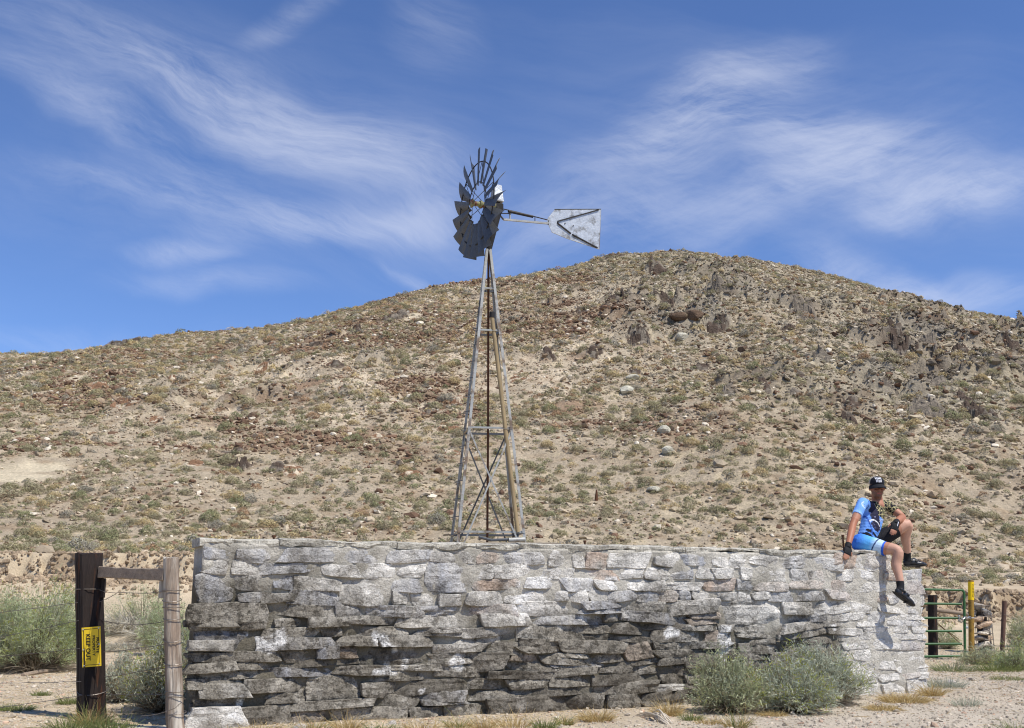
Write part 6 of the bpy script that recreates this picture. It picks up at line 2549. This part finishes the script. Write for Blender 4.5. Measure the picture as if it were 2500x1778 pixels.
for i, (px, py, w, h, kind_) in enumerate([(640, 1790, 150, 40, 0), (760, 1788, 120, 44, 1), (850, 1785, 100, 56, 0), (930, 1790, 120, 40, 2), (1030, 1788, 120, 44, 0), (1120, 1780, 90, 40, 1), (1250, 1778, 140, 56, 0),
                                           (1330, 1780, 80, 40, 2), (1180, 1785, 70, 60, 0), (560, 1795, 90, 30, 1), (1690, 1760, 70, 30, 2), (1730, 1770, 90, 24, 0), (1800, 1778, 90, 60, 1), (1380, 1772, 60, 34, 1)]):
    tuft('weeds' if kind_ else 'dry_grass', px, py, w, h, ['golden dry grass', 'mixed green weeds', 'green weeds'][kind_] + ' at the wall foot, ' +
         ['far left', 'second from left', 'third from left', 'fourth from left', 'fifth from left', 'left of centre', 'near the centre', 'right of centre', 'tall, near the centre', 'at the wall\'s left corner',
          'left of the rounded bush', 'just before the rounded bush', 'below the rounded bush', 'left of the golden tuft'][i], [DRY, DRY + GRN, GRN][kind_], 190, 60 + i, arch=.4)

# bleached roots by the wall
M_root = material('bleached root wood', srgb(196, 184, 164), rough=.9, var=.2, var_scale=20, bump=.4, bump_scale=40, bump_dist=.005)
rt = empty('bleached_roots', ground(1610, 1765))
tag(rt, 'pale bleached tangle of roots lying at the wall foot', 'roots')
r0 = np.array(rt.location)
rq = random.Random(12)
for i in range(9):
    pa = ground(1545 + 6 * i + rq.uniform(-8, 8), 1758 - rq.uniform(0, 8))
    pb_ = ground(1612 + rq.uniform(-10, 18), 1762, .02)
    pc = ground(1640 + rq.uniform(-6, 12), 1772 + rq.uniform(-8, 6))
    pa[2] = .015
    mid = (pa + pb_) / 2
    mid[2] = rq.uniform(.03, .08)
    pb_[2] = rq.uniform(.05, .11)
    pc[2] = .01
    P_, R_ = limb([Vector(pa - r0), Vector(mid - r0), Vector(pb_ - r0), Vector(pc - r0)], [.003, .005, .008, .006], 6)
    MB().tube(P_, R_, 6).build('root', M_root, rt, smooth=True)
st_ = MB().tube([ground(55, 1655) + np.array([0, 0, .03]), ground(100, 1648) + np.array([0, 0, .04]), ground(152, 1642) + np.array([0, 0, .03])], [.03, .035, .02], 7).build('fallen_stick', M_bar, smooth=True)
tag(st_, 'weathered stick lying on the sand left of the black post', 'stick')
pl = MB().box(ground(360, 1790) + np.array([0, .1, .02]), (.55, .14, .03), Matrix.Rotation(.2, 3, 'Z')).build('plank', material('pale plank', srgb(206, 198, 180), rough=.9, var=.2, var_scale=14), bevel=.004)
tag(pl, 'pale broken plank lying on the ground between the post feet', 'plank')
for i, (px, py, s_) in enumerate(((960, 1776, 14), (990, 1772, 9), (735, 1792, 20), (800, 1790, 14), (1040, 1785, 10), (1330, 1790, 10), (2325, 1674, 14), (2110, 1700, 10))):
    b = ground(px, py)
    m = PX2M(b)
    v, f = poly_rock(np.random.default_rng(800 + i), 2, .7, 10, .06)
    o = mesh_obj('white_stone', v * s_ * m, f, M_rock, None, col=np.broadcast_to(np.array(srgb(206, 196, 184)), (len(v), 3)))
    o.location = b + np.array([0, 0, s_ * m * .35])
    tag(o, 'loose pale stone ' + ['below the wall left of centre', 'small, below the wall left of centre', 'large, at the bottom edge below the wall', 'at the bottom edge below the wall', 'small, near the bottom edge', 'small, below the golden tuft',
                                  'on the gravel right of the wall', 'half hidden beside the large bush'][i], 'stone', 'loose pale stones on the ground')

# gravel and litter on the ground (uncountable)
NG = 90000
gx_ = rng.uniform(-7, 8, NG)
gy_ = 7.2 + 14 * rng.random(NG) ** 1.5
keep = np.abs(gx_) < gy_ * .52
gx_, gy_ = gx_[keep], gy_[keep]
w_side = (np.stack([gx_, gy_], -1) - WA[:2]) @ WN[:2]
w_s = (np.stack([gx_, gy_], -1) - WA[:2]) @ WE[:2]
keep = ~((w_side < 0.02) & (w_side > -.6) & (w_s > 0) & (w_s < WL))
gx_, gy_ = gx_[keep], gy_[keep]
NG = len(gx_)
gs = np.clip(np.exp(rng.normal(-5.0, .5, NG)), .003, .035)
gcol = GRAVEL[None] * rng.uniform(.68, 1.25, NG)[:, None]
red = rng.random(NG) < .12
gcol[red] *= np.array([1.08, .88, .8])
tag(gn_scatter('gravel', np.stack([gx_, gy_, H(gx_, gy_) + gs * .2], -1), gs[:, None] * rng.uniform(.7, 1.4, (NG, 3)) * np.array([1, 1, .7]),
               rng.uniform(-.5, .5, (NG, 3)) * np.array([1, 1, 12]), rng.integers(0, 24, NG), tmpl_mesh, gcol), 'scattered gravel and small stones on the sandy ground', 'gravel', kind='stuff')
NS = 14000
lx_ = rng.uniform(-6.5, 7.5, NS)
ly_ = 7.3 + 10 * rng.random(NS) ** 1.4
w_side = (np.stack([lx_, ly_], -1) - WA[:2]) @ WN[:2]
dens = np.exp(-np.maximum(w_side, 0) / .45) + .18 + .45 * (lx_ < -2.2)
keep = (rng.random(NS) < dens) & ~((w_side < 0.03) & (w_side > -.6) & (lx_ > WA[0]) & (lx_ < WB[0])) & (np.abs(lx_) < ly_ * .52)
lx_, ly_ = lx_[keep], ly_[keep]
NS = len(lx_)
th = rng.uniform(0, 2 * np.pi, NS)
dl = unit(np.stack([np.cos(th), np.sin(th), rng.uniform(.0, .25, NS)], -1))
lc = np.array(srgb(194, 172, 132))[None] * rng.uniform(.6, 1.2, NS)[:, None]
v, f, c, _ = blades(rng, np.stack([lx_, ly_, H(lx_, ly_) + .008], -1), dl, rng.uniform(.03, .16, NS), rng.uniform(.0012, .003, NS), .08, lc, lc, 2, .15)
v[:, 2] = np.maximum(v[:, 2], H(v[:, 0], v[:, 1]) + .003)
tag(mesh_obj('straw_litter', v, f, M_veg, col=c), 'dry straw litter strewn along the wall foot and sand', 'straw', kind='stuff')
